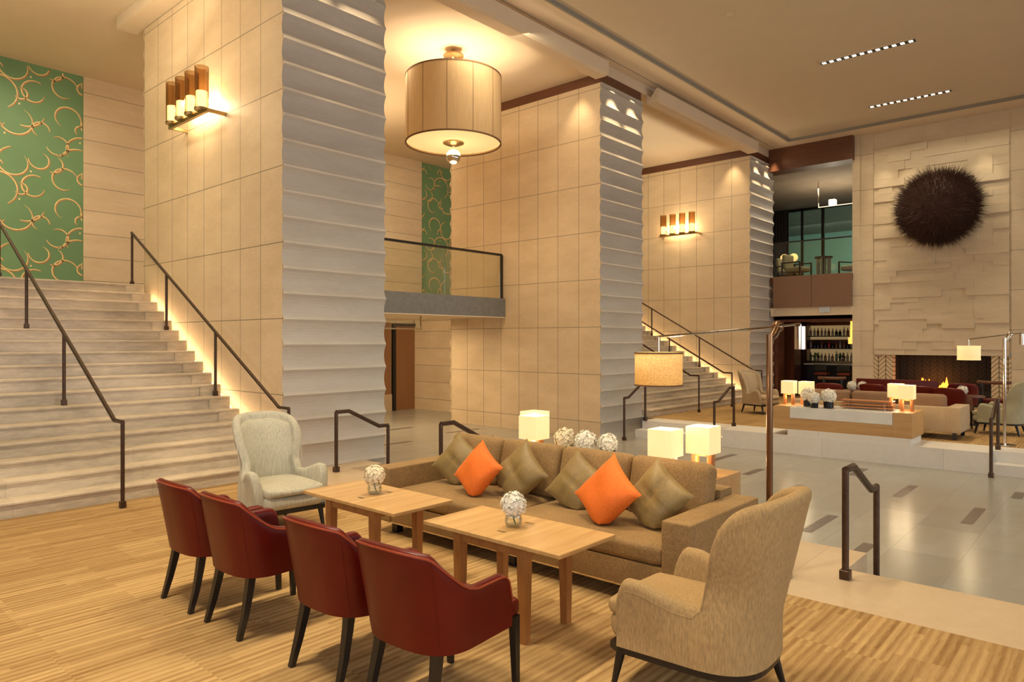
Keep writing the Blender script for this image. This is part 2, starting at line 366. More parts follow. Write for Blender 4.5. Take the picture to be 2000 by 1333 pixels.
# ------------------------------------------------------------------ mesh helpers
class B:
    def __init__(self): self.bm = bmesh.new()
    def box(self, x0, x1, y0, y1, z0, z1, bev=0.0, seg=2, mat=None):
        r = bmesh.ops.create_cube(self.bm, size=1.0)['verts']
        for v in r:
            v.co = Vector(((x0+x1)/2 + v.co.x*(x1-x0), (y0+y1)/2 + v.co.y*(y1-y0), (z0+z1)/2 + v.co.z*(z1-z0)))
        if mat is not None: bmesh.ops.transform(self.bm, matrix=mat, verts=r)
        if bev:
            es = list({e for v in r for e in v.link_edges})
            bmesh.ops.bevel(self.bm, geom=es, offset=bev, segments=seg, affect='EDGES', profile=0.6)
        return self
    def cyl(self, p0, p1, r0, r1=None, seg=16, cap=True):
        p0, p1 = Vector(p0), Vector(p1); r1 = r0 if r1 is None else r1
        ax = (p1-p0).normalized(); up = Vector((0, 0, 1)) if abs(ax.z) < 0.9 else Vector((1, 0, 0))
        a = ax.cross(up).normalized(); b = ax.cross(a)
        rings = []
        for p, r in ((p0, r0), (p1, r1)):
            rings.append([self.bm.verts.new(p + (a*math.cos(2*PI*i/seg) + b*math.sin(2*PI*i/seg))*r) for i in range(seg)])
        for i in range(seg):
            j = (i+1) % seg
            self.bm.faces.new((rings[0][i], rings[0][j], rings[1][j], rings[1][i]))
        if cap:
            self.bm.faces.new(rings[0][::-1]); self.bm.faces.new(rings[1])
        return self
    def tube(self, pts, r, seg=8, square=False):
        pts = [Vector(p) for p in pts]; rings = []
        if square: seg = 4
        for i, p in enumerate(pts):
            d = ((pts[min(i+1, len(pts)-1)] - p).normalized() + (p - pts[max(i-1, 0)]).normalized())
            d = d.normalized()
            up = Vector((0, 0, 1)) if abs(d.z) < 0.95 else Vector((1, 0, 0))
            a = d.cross(up).normalized(); b = a.cross(d).normalized()
            ri = r[i] if isinstance(r, (list, tuple)) else r
            k = 1.0
            if 0 < i < len(pts)-1:
                c = (pts[i+1]-p).normalized().dot((p-pts[i-1]).normalized()); k = 1/max(0.5, math.sqrt((1+c)/2))
            off = PI/4 if square else 0
            q = 1.414 if square else 1
            rings.append([self.bm.verts.new(p + (a*math.cos(2*PI*j/seg+off) + b*math.sin(2*PI*j/seg+off)*1.0)*ri*q*(k if not square else 1)) for j in range(seg)])
        for A, C in zip(rings, rings[1:]):
            for j in range(seg):
                k = (j+1) % seg; self.bm.faces.new((A[j], A[k], C[k], C[j]))
        self.bm.faces.new(rings[0][::-1]); self.bm.faces.new(rings[-1])
        return self
    def lathe(self, prof, c=(0, 0, 0), seg=24, cap=True):
        rings = []
        for r, z in prof:
            rings.append([self.bm.verts.new((c[0]+r*math.cos(2*PI*i/seg), c[1]+r*math.sin(2*PI*i/seg), c[2]+z)) for i in range(seg)])
        for A, C in zip(rings, rings[1:]):
            for j in range(seg):
                k = (j+1) % seg; self.bm.faces.new((A[j], A[k], C[k], C[j]))
        if cap:
            self.bm.faces.new(rings[0][::-1]); self.bm.faces.new(rings[-1])
        return self
    def sphere(self, c, r, seg=16, rings=10):
        prof = [(max(1e-4, r*math.sin(PI*i/rings)), -r*math.cos(PI*i/rings)) for i in range(rings+1)]
        return self.lathe(prof, c, seg)
    def quad(self, *ps):
        self.bm.faces.new([self.bm.verts.new(Vector(p)) for p in ps]); return self
    def prism(self, prof, axis, a, b):
        """closed 2-D outline swept along an axis; prof gives the two other coordinates in order"""
        def P(u, v, t):
            return {'X': (t, u, v), 'Y': (u, t, v), 'Z': (u, v, t)}[axis]
        A = [self.bm.verts.new(P(u, v, a)) for u, v in prof]; C = [self.bm.verts.new(P(u, v, b)) for u, v in prof]
        n = len(prof)
        for i in range(n):
            j = (i+1) % n; self.bm.faces.new((A[i], A[j], C[j], C[i]))
        self.bm.faces.new(A[::-1]); self.bm.faces.new(C)
        return self
    def cushion(self, x0, x1, y0, y1, z0, z1, r=0.05, bulge=0.02, n=9, mat=None, bx=0.0):
        hx, hy, hz = (x1-x0)/2, (y1-y0)/2, (z1-z0)/2; c = Vector(((x0+x1)/2, (y0+y1)/2, (z0+z1)/2))
        r = min(r, hx*0.98, hy*0.98, hz*0.98)
        tb = bmesh.new(); bmesh.ops.create_cube(tb, size=2.0)
        bmesh.ops.subdivide_edges(tb, edges=tb.edges[:], cuts=n, use_grid_fill=True)
        vs = tb.verts[:]
        for v in vs:
            u, w, t = v.co
            # denser near edges
            f = lambda s: math.copysign(abs(s)**0.6, s) if s else 0.0
            u, w, t = f(u), f(w), f(t)
            p = Vector((u*hx, w*hy, t*hz))
            q = Vector((max(-hx+r, min(hx-r, p.x)), max(-hy+r, min(hy-r, p.y)), max(-hz+r, min(hz-r, p.z))))
            d = p-q
            if d.length > 1e-9: p = q + d.normalized()*r
            p.z += t*bulge*(1-u*u)*(1-w*w)
            p.x += u*bx*(1-w*w)*(1-t*t)
            v.co = p + c
        if mat is not None: bmesh.ops.transform(tb, matrix=mat, verts=vs)
        mp = {v: self.bm.verts.new(v.co) for v in vs}
        for f in tb.faces: self.bm.faces.new([mp[v] for v in f.verts])
        tb.free()
        return self
    def xf(self, mat): bmesh.ops.transform(self.bm, matrix=mat, verts=self.bm.verts[:]); return self
    def build(self, name, mat, parent=None, smooth=False, kind=None, angle=40):
        bmesh.ops.recalc_face_normals(self.bm, faces=self.bm.faces[:])
        me = bpy.data.meshes.new(name); self.bm.to_mesh(me); self.bm.free()
        mats = mat if isinstance(mat, (list, tuple)) else [mat]
        for m in mats: me.materials.append(M_(m))
        o = bpy.data.objects.new(name, me); COL.objects.link(o)
        if smooth:
            me.polygons.foreach_set('use_smooth', [True]*len(me.polygons))
            try: me.set_sharp_from_angle(angle=math.radians(angle))
            except Exception: pass
        if parent is not None: o.parent = parent
        if kind: o['kind'] = kind
        return o

def tag(o, label, cat, group=None, kind=None):
    o['label'] = label; o['category'] = cat
    if group: o['group'] = group
    if kind: o['kind'] = kind
    return o
def thing(name, label, cat, loc=(0, 0, 0), rz=0.0, group=None):
    o = bpy.data.objects.new(name, None); o.empty_display_size = 0.1; COL.objects.link(o)
    o.location = loc; o.rotation_euler = (0, 0, rz)
    return tag(o, label, cat, group)
def copy_tree(o, parent=None):
    c = o.copy(); COL.objects.link(c)
    if parent is not None: c.parent = parent
    for ch in list(o.children): copy_tree(ch, c)
    return c
def dup(root, loc, rz=0.0, label=None, group=None, scale=None):
    r = copy_tree(root); r.location = loc; r.rotation_euler = (0, 0, rz)
    if label: r['label'] = label
    if group: r['group'] = group
    if scale: r.scale = (scale,)*3
    return r
def structure(b, name, mat, smooth=False, label=None, cat=None):
    o = b.build(name, mat, None, smooth, 'structure')
    if label: o['label'] = label
    if cat: o['category'] = cat
    return o

# ------------------------------------------------------------------ setting: floors
LOW = -0.34
structure(B().box(-7, 4.87, -8.5, 8.4, -0.6, 0.0), 'floor', 'carpet_weave', label='beige striped carpet under the front seating group', cat='carpet')
b = B()
b.box(4.87, 5.70, -8.5, 8.39, -0.6, 0.0)
b.box(5.70, 6.25, 1.62, 5.82, -0.6, 0.0)
b.box(5.70, 6.25, 8.02, 8.39, -0.6, 0.0)
b.box(5.70, 6.00, -8.5, 1.62, -0.6, -0.17); b.box(5.70, 6.00, 5.82, 8.02, -0.6, -0.17)
structure(b, 'floor_stone_border', 'limestone_border', label='limestone border and steps edging the front carpet', cat='floor')
b = B()
b.box(4.87, 14.5, -8.5, 17.0, -0.9, LOW); b.box(14.5, 19.0, 13.2, 17.0, -0.9, LOW)
lo = structure(b, 'floor_lower', ['polished_limestone', 'inlay_slab'], label='polished limestone floor of the sunken walkway', cat='floor')
bm = bmesh.new(); bm.from_mesh(lo.data)
for (x, y, l) in ((8.32, 2.65, 0.95), (9.9, 1.39, 1.0), (10.9, 2.33, 0.95), (12.0, 3.24, 0.75), (11.9, 5.45, 0.9), (10.9, 4.49, 0.65), (7.4, 2.0, 0.85), (10.0, 3.55, 0.7),
                  (11.6, 1.12, 0.5), (8.9, 4.6, 0.8), (9.3, 6.3, 0.9), (7.8, 7.6, 0.9), (8.6, 9.0, 1.0), (10.2, 9.9, 1.0), (9.0, 11.2, 1.0), (11.4, 11.6, 1.0), (9.8, 7.7, 0.9), (8.0, 5.4, 0.8), (9.0, -0.6, 0.9), (11.2, -0.9, 0.9), (10.6, 13.0, 0.9)):
    vs = [bm.verts.new((x+sx*l/2, y+sy*0.06, LOW+0.002)) for sx, sy in ((-1, -1), (1, -1), (1, 1), (-1, 1))]
    f = bm.faces.new(vs); f.material_index = 1
bm.to_mesh(lo.data); bm.free()
b = B()
b.box(13.10, 14.0, 1.62, 6.02, -0.6, 0.0)
b.box(13.40, 14.0, -8.5, 1.62, -0.6, 0.0); b.box(13.40, 14.0, 6.02, 8.02, -0.6, 0.0)
b.box(13.10, 13.40, -8.5, 1.62, -0.6, -0.17); b.box(13.10, 13.40, 6.02, 8.02, -0.6, -0.17)
structure(b, 'floor_far_border', 'limestone_riser', label='pale limestone edge and steps of the far seating platform', cat='floor')
structure(B().box(14.0, 23.2, -8.5, 8.25, -0.6, -0.002), 'floor_far', 'carpet_weave', label='beige carpet of the far lounge platform', cat='carpet')
structure(B().box(23.2, 27.0, 4.0, 12.0, -0.6, -0.004), 'floor_bar', 'bar_wood')

# ------------------------------------------------------------------ pillars
YF, YB = 8.39, 13.07
PIL = [(4.92, 6.62), (12.36, 14.07), (20.19, 21.99)]
def pillar(name, x0, x1, zt, label):
    pitch, depth, n = 0.34, 0.052, 8
    front = []
    z = LOW
    zs = []
    k = -1
    while True:
        base = 0.002 + pitch*k
        for i in range(n):
            t = i/n; zz = base + pitch*t
            d = depth*(math.sin(PI*t)**0.75)
            zs.append((zz, d))
        k += 1
        if 0.002 + pitch*k > zt: break
    zs = [(a, d) for a, d in zs if LOW-0.001 <= a < zt] + [(zt, 0.0)]
    prof = [(YF + d, a) for a, d in zs] + [(YB - d, a) for a, d in reversed(zs)]
    b = B().prism(prof, 'X', x0, x1)
    for f in b.bm.faces:
        f.normal_update()
        f.material_index = 1 if abs(f.normal.x) > 0.9 else 0
    o = structure(b, name, ['limestone_flute', 'limestone_side'], label=label, cat='pillar')
    # dark cap between the stone and the ceiling
    B().box(x0+0.03, x1-0.03, YF+0.05, YB-0.05, zt, 7.78).build('cap', 'dark_wood_trim', o)
    return o
pillar('pillar_left', *PIL[0], 7.26, 'wide limestone pillar with fluted front beside the near staircase')
pillar('pillar_middle', *PIL[1], 7.26, 'limestone pillar with fluted front right of the drum lamp')
pillar('pillar_right', *PIL[2], 7.26, 'limestone pillar with fluted front beside the bar')

# ------------------------------------------------------------------ back wall, bay ceilings, hall ceiling
structure(B().box(5.16, 14.8, 16.95, 17.2, LOW, 7.6), 'wall_back', 'limestone_back', label='limestone wall behind the lobby balcony', cat='wall')
def wallpaper(name, x0, x1, label):
    o = structure(B().box(x0, x1, 16.97, 17.2, 0, 7.6), name, ['wallpaper_green', 'wallpaper_copper', 'wallpaper_gold'], label=label, cat='wall')
    bm = bmesh.new(); bm.from_mesh(o.data)
    TW, TH = 1.50, 1.95
    arcs = [(0.30, 0.30, 0.26, 20, 300), (0.95, 0.42, 0.33, 150, 420), (0.62, 0.95, 0.36, -60, 210), (1.25, 1.05, 0.24, 60, 350), (0.18, 1.02, 0.22, 200, 480),
            (0.90, 1.50, 0.30, 100, 400), (0.35, 1.62, 0.27, -30, 240), (1.35, 1.62, 0.20, 180, 430), (1.36, 0.30, 0.17, 0, 250), (0.66, 0.36, 0.13, 90, 330),
            (1.02, 0.98, 0.13, 220, 470), (0.60, 1.40, 0.12, 10, 230), (0.10, 0.62, 0.20, 250, 420), (1.15, 0.72, 0.42, 250, 330), (0.50, 0.62, 0.40, 70, 150)]
    def ribbon(cx, cz, r, a0, a1, w, y, mi, sh):
        n = max(8, int((a1-a0)/12)); prev = None
        for i in range(n+1):
            t = i/n; a = math.radians(a0+(a1-a0)*t); rr = r*(1-0.22*t); ww = w*(0.25+0.75*math.sin(PI*min(1, t*1.04+0.02))**0.5)
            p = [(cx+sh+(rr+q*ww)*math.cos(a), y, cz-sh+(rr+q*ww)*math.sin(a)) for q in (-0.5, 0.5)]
            if prev and all(x0 < q[0] < x1 and 0 < q[2] < 7.45 for q in p+prev):
                f = bm.faces.new([bm.verts.new(q) for q in (prev[0], p[0], p[1], prev[1])]); f.material_index = mi
            prev = p
    for i in range(int(x0/TW)-1, int(x1/TW)+2):
        if i*TW < -2.5 - TW: continue
        for j in range(1, 4):
            for (cx, cz, r, a0, a1) in arcs:
                X, Z = i*TW+cx, j*TH+cz+(TH/2 if i % 2 else 0)
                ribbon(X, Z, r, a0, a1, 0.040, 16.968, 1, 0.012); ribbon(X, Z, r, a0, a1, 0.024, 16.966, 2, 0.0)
            for dx, dz in ((0.75, 0.1), (0.2, 0.8), (1.2, 1.35), (0.6, 1.15), (1.0, 0.75)):
                X, Z = i*TW+dx, j*TH+dz+(TH/2 if i % 2 else 0)
                ribbon(X, Z, 0.012, 0, 360, 0.022, 16.966, 2, 0.0)
    bm.to_mesh(o.data); bm.free()
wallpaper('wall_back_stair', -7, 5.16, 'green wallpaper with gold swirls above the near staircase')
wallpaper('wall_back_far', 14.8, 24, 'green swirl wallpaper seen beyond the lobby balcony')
structure(B().box(-7.2, -6.9, -8.5, 17.2, 0, 7.9), 'wall_left', 'limestone_back')
b = B()
b.box(-7, 22.5, 8.42, 17.2, 7.48, 7.6)
b.box(-7, 22.5, 8.43, 8.5, 7.55, 7.95)
structure(b, 'ceiling_bays', 'soffit_paint', label='cream ceiling between the pillars', cat='ceiling')
b = B()
b.box(-7, 22.0, 7.64, 8.45, 7.71, 7.95); b.box(21.1, 22.0, -8.5, 7.64, 7.71, 7.95)
structure(b, 'ceiling_soffit', 'soffit_paint', label='stepped cream soffit band framing the hall ceiling', cat='ceiling')
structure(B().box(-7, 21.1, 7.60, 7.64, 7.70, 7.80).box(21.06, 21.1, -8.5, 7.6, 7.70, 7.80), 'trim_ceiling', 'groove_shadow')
structure(B().box(-7, 22.0, -8.5, 7.66, 7.78, 7.95), 'ceiling_hall', 'ceiling_paint', label='tan plaster ceiling of the hall', cat='ceiling')
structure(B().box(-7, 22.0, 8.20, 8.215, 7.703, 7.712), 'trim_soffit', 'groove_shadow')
# glazed entrance side of the hall behind the viewer
b = B()
for i in range(11): b.box(-6.9+2.85*i, -6.78+2.85*i, -8.5, -8.35, 0, 7.78)
for z in (0.0, 2.6, 5.2, 7.6): b.box(-6.9, 22.0, -8.48, -8.38, z, z+0.12)
structure(b, 'window_2', 'ebony', label='tall glazed entrance wall of the hall', cat='window')
B().box(-6.9, 22.0, -8.44, -8.42, 0.0, 7.7).build('window_pane', 'clear_glass', None, kind='structure')
# light troughs between the pillars
def trough(x0, x1, label):
    prof = [(8.10, 7.30), (8.16, 7.27), (8.42, 7.27), (8.42, 7.31), (8.18, 7.31), (8.135, 7.34), (8.12, 7.56), (8.09, 7.56)]
    t = B().prism(prof, 'X', x0, x1).build('cove_trough', 'soffit_paint', None, False)
    tag(t, label, 'light trough', 'light troughs between the pillars')
    for s in (x0, x1):
        e = B().prism([(8.10, 7.28), (8.42, 7.28), (8.42, 7.50), (8.30, 7.40), (8.16, 7.58), (8.10, 7.58)], 'X', s-0.012, s+0.012).build('end_plate', 'soffit_paint', t)
    return t
trough(-6.5, 4.75, 'cream light trough above the near staircase')
trough(6.80, 12.18, 'cream light trough in front of the drum lamp bay')
trough(14.25, 20.02, 'cream light trough between the middle and far pillars')
structure(B().box(4.60, 4.93, 8.5, 13.4, 7.27, 7.5), 'trim_bulkhead', 'soffit_paint')

# ------------------------------------------------------------------ staircases
RUN, RISE, NST, YS = 0.28, 0.16, 17, 8.25
def staircase(x0, x1, label, yl):
    t = thing('staircase', label, 'staircase', ((x0+x1)/2, YS, 0))
    cx = (x0+x1)/2
    for k in range(1, NST+1):
        y0 = YS + RUN*(k-1); z1 = RISE*k
        yend = y0 + (RUN if k < NST else yl-y0)
        b = B()
        xe = x1 - 0.30
        b.box(x0-cx, x1-cx, y0-YS-0.02, yend-YS+0.02, z1-0.03, z1, 0.006, 1)          # tread with nosing
        b.box(x0-cx, xe-cx, y0-YS+0.01, yend-YS+0.02, z1-RISE-0.0, z1-0.03)
        b.box(xe-cx, x1-cx, y0-YS-0.018 if k > 4 else y0-YS+0.01, yend-YS+0.02, z1-RISE, z1-0.03)
        b.build('step', 'stair_marble', t)
    # stringer under the flight
    n = NST
    B().prism([(0.05, 0.0), (RUN*n-0.05, 0.0), (RUN*n-0.05, RISE*n-0.34), (yl-YS, RISE*n-0.34), (yl-YS, RISE*n-0.2), (RUN*n, RISE*n-0.2), (0.33, 0.01)], 'X', x0-cx+0.02, x1-cx-0.02).build('stringer', 'limestone_back', t)
    b = B()
    b.prism([(0.1, 0.03), (RUN*(n-1), RISE*(n-1)-0.09), (RUN*(n-1), RISE*(n-1)-0.05), (0.1, 0.07)], 'X', x1-cx+0.01, x1-cx+0.035)
    s = b.build('light_strip', 'strip_glow', t); s['label'] = 'warm light strip along the wall side of the steps'
    return t
staircase(-6.85, 4.80, 'broad pale stone staircase with lit edge at the near pillar', 16.9)
staircase(14.09, 20.03, 'pale stone staircase rising between the middle and far pillars', 16.5)

# ------------------------------------------------------------------ handrails
def rail(label, segs, posts, r=0.022, mat='bronze', group='bronze handrails'):
    """segs: list of points of the top rail; posts: (x, y, zbase, ztop)"""
    p0 = segs[0]
    t = thing('handrail', label, 'handrail', (posts[0][0], posts[0][1], posts[0][2]), 0, group)
    o = Vector((posts[0][0], posts[0][1], posts[0][2]))
    B().tube([Vector(p)-o for p in segs], r, 10).build('rail', mat, t, True, angle=50)
    for (x, y, zb, zt) in posts:
        p = B().cyl(Vector((x, y, zb))-o, Vector((x, y, zt))-o, r*0.92, seg=12).build('post', mat, t, True)
        B().box(x-o.x-r*1.3, x-o.x+r*1.3, y-o.y-r*1.3, y-o.y+r*1.3, zb-o.z, zb-o.z+0.07, 0.004, 1).build('post_foot', mat, p)
    return t
def stz(y): return RISE*max(0, min(NST, math.floor((y-YS+0.02)/RUN)+1)) if y > YS-0.02 else 0.0
def slope(y): return 0.90 + max(0, (y-8.13))*RISE/RUN*0.985
def stair_rail(x, label, ys, ytop, ybend=8.13, yend=7.9):
    pts = [(x, yend, 0.90), (x, ybend, 0.90), (x, ytop, slope(ytop))]
    posts = [(x, yend, 0, 0.905)] + [(x, y, stz(y), slope(y)) for y in ys]
    rail(label, pts, posts)
stair_rail(2.77, 'long bronze handrail with posts in the middle of the near staircase', (9.80, 11.40, 12.85), 12.87)
stair_rail(4.70, 'bronze handrail on the lit wall side of the near staircase', (9.87, 11.55, 12.97), 12.99)
stair_rail(19.75, 'bronze handrail on the lit wall side of the far staircase', (9.83, 11.48, 12.9), 12.92)
stair_rail(17.75, 'bronze handrail down the middle of the far staircase', (9.75, 11.4, 12.9), 12.92)
stair_rail(15.85, 'bronze handrail at the left of the far staircase behind the hanging lampshade', (9.6, 11.3, 12.9), 12.92)
def low_rail(y, xu, xl, zl, label, flip=1):
    d = 1 if xl > xu else -1
    pts = [(xu, y, 0.80), (xu + d*0.20, y, 0.80), (xl - d*0.16, y, 0.80-0.25), (xl, y, 0.80-0.25)]
    rail(label, pts, [(xu, y, 0, 0.80), (xl, y, zl, 0.55)], 0.027)
low_rail(1.56, 5.46, 6.30, LOW, 'short bronze handrail on the border steps right of the tan armchair')
low_rail(5.90, 5.44, 6.30, LOW, 'short bronze handrail on the steps behind the far end of the brown sofa')
low_rail(7.93, 5.42, 6.29, LOW, 'short bronze handrail in front of the near fluted pillar')
low_rail(1.58, 13.60, 12.85, LOW, 'short bronze handrail on the far platform steps beside the grey armchair')
low_rail(6.08, 13.75, 12.85, LOW, 'short bronze handrail on the far platform steps left of the far console')
low_rail(7.95, 13.40, 12.55, LOW, 'short bronze handrail at the foot of the middle fluted pillar')

# ------------------------------------------------------------------ lobby balcony between left and middle pillars
bal = thing('balcony', 'lobby balcony with grey slab and glass railing under the drum lamp', 'balcony', (9.5, 11.2, 2.3))
B().box(6.62-9.5, 12.36-9.5, 0, 5.7, 0.02, 0.44).build('floor_slab', 'soffit_paint', bal)
B().box(6.62-9.5, 12.34-9.5, -0.06, 0.0, 0.02, 0.46).build('fascia', 'grey_slate', bal)
B().box(6.62-9.5, 12.34-9.5, -0.06, 0.06, 0.0, 0.02).build('edge_trim', 'soffit_paint', bal)
for i, (xa, xb) in enumerate(((6.66, 8.55), (8.57, 10.45), (10.47, 12.24))):
    g = B().box(xa-9.5, xb-9.5, 0.0, 0.014, 0.46, 1.48).build('glass_panel', 'railing_glass', bal)
B().tube([(6.64-9.5, 0.007, 1.50), (12.29-9.5, 0.007, 1.50)], 0.025, square=True).build('top_rail', 'ebony', bal)
B().box(12.265-9.5, 12.315-9.5, -0.018, 0.032, 0.46, 1.50).build('end_post', 'ebony', bal)
s = thing('hanging_sign', 'glass panel sign hung from the ceiling under the lobby balcony', 'sign', (9.75, 12.0, 2.32))
B().box(-0.7, 0.7, -0.006, 0.006, -0.30, -0.10).build('glass_plate', 'clear_glass', s)
B().tube([(-0.7, 0, -0.30), (0.7, 0, -0.30)], 0.014, square=True).build('lower_bar', 'brass_dull', s)
for x in (-0.7, 0.7): B().tube([(x, 0, -0.31), (x, 0, 0.0)], 0.014, square=True).build('hanger', 'brass_dull', s)

# lift doors and soffit wall under the balcony
structure(B().box(10.0, 15.2, 16.55, 16.95, LOW, 2.76), 'wall_lift_lobby', 'limestone_back')
d = B().box(13.35, 14.65, 16.50, 16.56, LOW, 2.2).build('door_1', 'door_bronze', None, kind='structure')
B().box(13.25, 13.36, 16.46, 16.57, LOW, 2.28).box(14.64, 14.75, 16.46, 16.57, LOW, 2.28).box(13.36, 14.64, 16.46, 16.57, 2.2, 2.28).build('door_frame', 'ebony', d)
structure(B().box(14.12, 14.4, 13.12, 16.5, LOW, 2.375), 'wall_stair_side', 'limestone_back')
structure(B().box(11.6, 13.2, 16.50, 16.56, LOW, 2.3), 'wall_lift_panel', 'door_bronze')
structure(B().box(11.5, 13.2, 16.45, 16.56, LOW, LOW+0.5), 'baseboard_lift', 'limestone_border')

# ------------------------------------------------------------------ drum pendant
dr = thing('drum_pendant', 'large fabric drum pendant lamp hanging between the two near pillars', 'pendant lamp', (9.5, 9.94, 7.48))
R_, ZB, ZT = 0.935, 5.63-7.48, 6.92-7.48
b = B(); b.lathe([(R_, ZB), (R_, ZT), (R_-0.015, ZT), (R_-0.015, ZB)], (0, 0, 0), 64, cap=False)
b.bm.faces.ensure_lookup_table()
sh = b.build('lamp_shade', 'shade_drum', dr, True)
b = B()
for i in range(12):
    a = 2*PI*(i+0.3)/12
    b.cyl((R_*1.0*math.cos(a), R_*1.0*math.sin(a), ZB), (R_*1.0*math.cos(a), R_*1.0*math.sin(a), ZT), 0.005, seg=6)
b.build('shade_seam', 'shade_trim', sh)
for z in (ZB, ZT): B().lathe([(R_+0.008, z-0.012), (R_+0.008, z+0.012), (R_-0.02, z+0.012), (R_-0.02, z-0.012), (R_+0.008, z-0.012)], (0, 0, 0), 64, cap=False).build('shade_rim', 'shade_trim', sh, True)
B().lathe([(0.001, ZB+0.02), (0.5, ZB+0.02), (R_-0.03, ZB+0.05), (R_-0.03, ZB+0.06), (0.5, ZB+0.03), (0.001, ZB+0.03)], (0, 0, 0), 48, cap=False).build('diffuser', 'diffuser_glow', dr, True)
B().lathe([(0.001, ZB-0.05), (0.12, ZB-0.035), (0.205, ZB+0.0), (0.205, ZB+0.02), (0.001, ZB+0.02)], (0, 0, 0), 32, cap=False).build('finial_plate', 'brass_dull', dr, True)
B().sphere((0, 0, ZB-0.26), 0.145, 28, 16).cyl((0, 0, ZB-0.12), (0, 0, ZB-0.02), 0.02).build('finial_ball', 'chrome', dr, True)
B().lathe([(0.03, 0.0), (0.03, -0.10), (0.20, -0.115), (0.20, -0.135), (0.04, -0.15), (0.03, -0.17), (0.03, ZB+0.03), (0.02, ZB+0.03)], (0, 0, 0), 32).build('canopy_rod', 'brass_dull', dr, True)
for i in range(4):
    a = PI/2*i+0.4
    point('drum_bulb', (9.5+0.45*math.cos(a), 9.94+0.45*math.sin(a), 6.55), 34, WARM2, 0.06)
area('drum_downlight', (9.5, 9.94, 5.58), (9.5, 9.94, 0), 1.2, 1.2, 50, WARM, 150)
point('drum_bulb', (9.5, 9.94, 5.15), 14, WARM, 0.3)

# ------------------------------------------------------------------ wall sconces
def sconce(xw, label):
    t = thing('wall_sconce', label, 'wall lamp', (xw, 10.65, 5.1), 0, 'four-tube wall sconces')
    xb = -0.27
    B().box(xb-0.025, xb+0.025, -0.64, 0.64, -0.02, 0.03).build('bar', 'brass_dull', t)
    for y in (-0.64, 0.64):
        B().box(xb-0.02, 0.0, y-0.02, y+0.02, -0.02, 0.03).build('bracket', 'brass_dull', t)
    for y in (-0.495, -0.165, 0.165, 0.495):
        g = B().lathe([(0.095, 0.05), (0.10, 0.27), (0.10, 0.66), (0.094, 0.66), (0.094, 0.27), (0.09, 0.05)], (xb-0.02, y, 0), 20, cap=False).build('glass_tube', 'smoke_glass', t, True)
        B().cyl((xb-0.02, y, 0.06), (xb-0.02, y, 0.30), 0.080, 0.080, seg=16).build('bulb', 'sconce_glow', g, True)
        B().cyl((xb-0.02, y, 0.02), (xb-0.02, y, 0.055), 0.105, seg=20).build('holder', 'brass_dull', g, True)
    for y in (-0.33, 0.0, 0.33):
        point('sconce_bulb', (xw-0.14, 10.65+y, 5.34), 14, WARM, 0.05)
    point('sconce_bulb', (xw-0.33, 10.65, 5.36), 8, WARM, 0.05)
    return t
sconce(4.92, 'wall sconce with four smoked glass tubes on the near pillar above the staircase')
sconce(20.19, 'wall sconce with four smoked glass tubes on the far pillar')

# ------------------------------------------------------------------ fireplace wall
XF = 21.9
b = B()
b.box(XF, XF+0.4, 5.50, 6.02, 0, 7.75)                 # pilaster strip
b.box(XF+0.02, XF+0.4, 2.26, 5.50, 7.24, 7.75)
b.box(XF+0.02, XF+0.4, 2.26, 5.50, 1.43, 7.24)
b.box(XF, XF+0.4, -8.5, 2.26, 0, 7.75)
structure(b, 'wall_far', 'limestone_far', label='limestone wall of the fireplace', cat='wall')
b = B().box(XF-0.10, XF+0.3, 5.84, 6.04, 0, 7.72)
structure(b, 'trim_pilaster', 'limestone_far')
# relief slabs (surface pattern of the chimney breast: one mesh)
b = B(); rnd = random.Random(3)
zc = 1.36
while zc < 7.2:
    h = rnd.choice((0.13, 0.16, 0.19, 0.22, 0.25)); h = min(h, 7.22-zc)
    y = 2.30
    while y < 5.47:
        w = rnd.choice((0.35, 0.55, 0.75, 0.95, 1.2)); w = min(w, 5.48-y)
        if w < 0.06: break
        d = rnd.choice((0.010, 0.025, 0.042, 0.062)) + rnd.uniform(0, 0.006)
        hh = h if rnd.random() < 0.75 else h + 0.05
        b.box(XF-d, XF+0.05, y, y+w-0.002, zc, min(zc+hh, 7.22))
        y += w
    zc += h
structure(b, 'wall_far_relief', 'limestone_relief', label='chimney breast of layered limestone slabs behind the twig ball', cat='wall')
fp = thing('fireplace', 'wide open fireplace with herringbone brick surround', 'fireplace', (XF, 3.85, 0))
B().box(0.0, 0.3, 1.15, 1.645, 0, 1.355).build('brick_surround', 'herringbone_cream', fp)
B().box(0.0, 0.3, -1.585, -1.16, 0, 1.355).build('brick_surround', 'herringbone_cream', fp)
B().box(0.75, 0.8, -1.2, 1.2, 0.3, 1.40).build('back_panel', 'herringbone_black', fp)
B().box(0.06, 0.78, -1.16, 1.15, 1.365, 1.42).box(0.3, 0.78, 1.15, 1.2, 0, 1.4).box(0.3, 0.78, -1.2, -1.16, 0, 1.4).build('flue_box', 'soot', fp)
B().box(0.0, 0.78, -1.16, 1.15, 0, 0.40).build('hearth', 'soot', fp)
for nm, y, s in (('left', 0.42, 1.0), ('right', -0.10, 0.9)):
    b = B(); r3 = random.Random(5 if nm == 'left' else 9)
    for i in range(9):
        yy = r3.uniform(-0.22, 0.22)*s; hh = (0.34-abs(yy)*0.9)*s*r3.uniform(0.7, 1.2); w = 0.055
        b.lathe([(w*0.5, 0), (w, hh*0.25), (w*0.6, hh*0.6), (0.004, hh)], (r3.uniform(-0.06, 0.06), yy, 0), 8)
    f = b.build('flame', 'flame', None, True); f.location = (XF+0.35, 3.85+y, 0.40)
    tag(f, 'orange flames at the %s of the fireplace hearth' % ('left' if nm == 'left' else 'centre'), 'fire', 'fireplace flames')
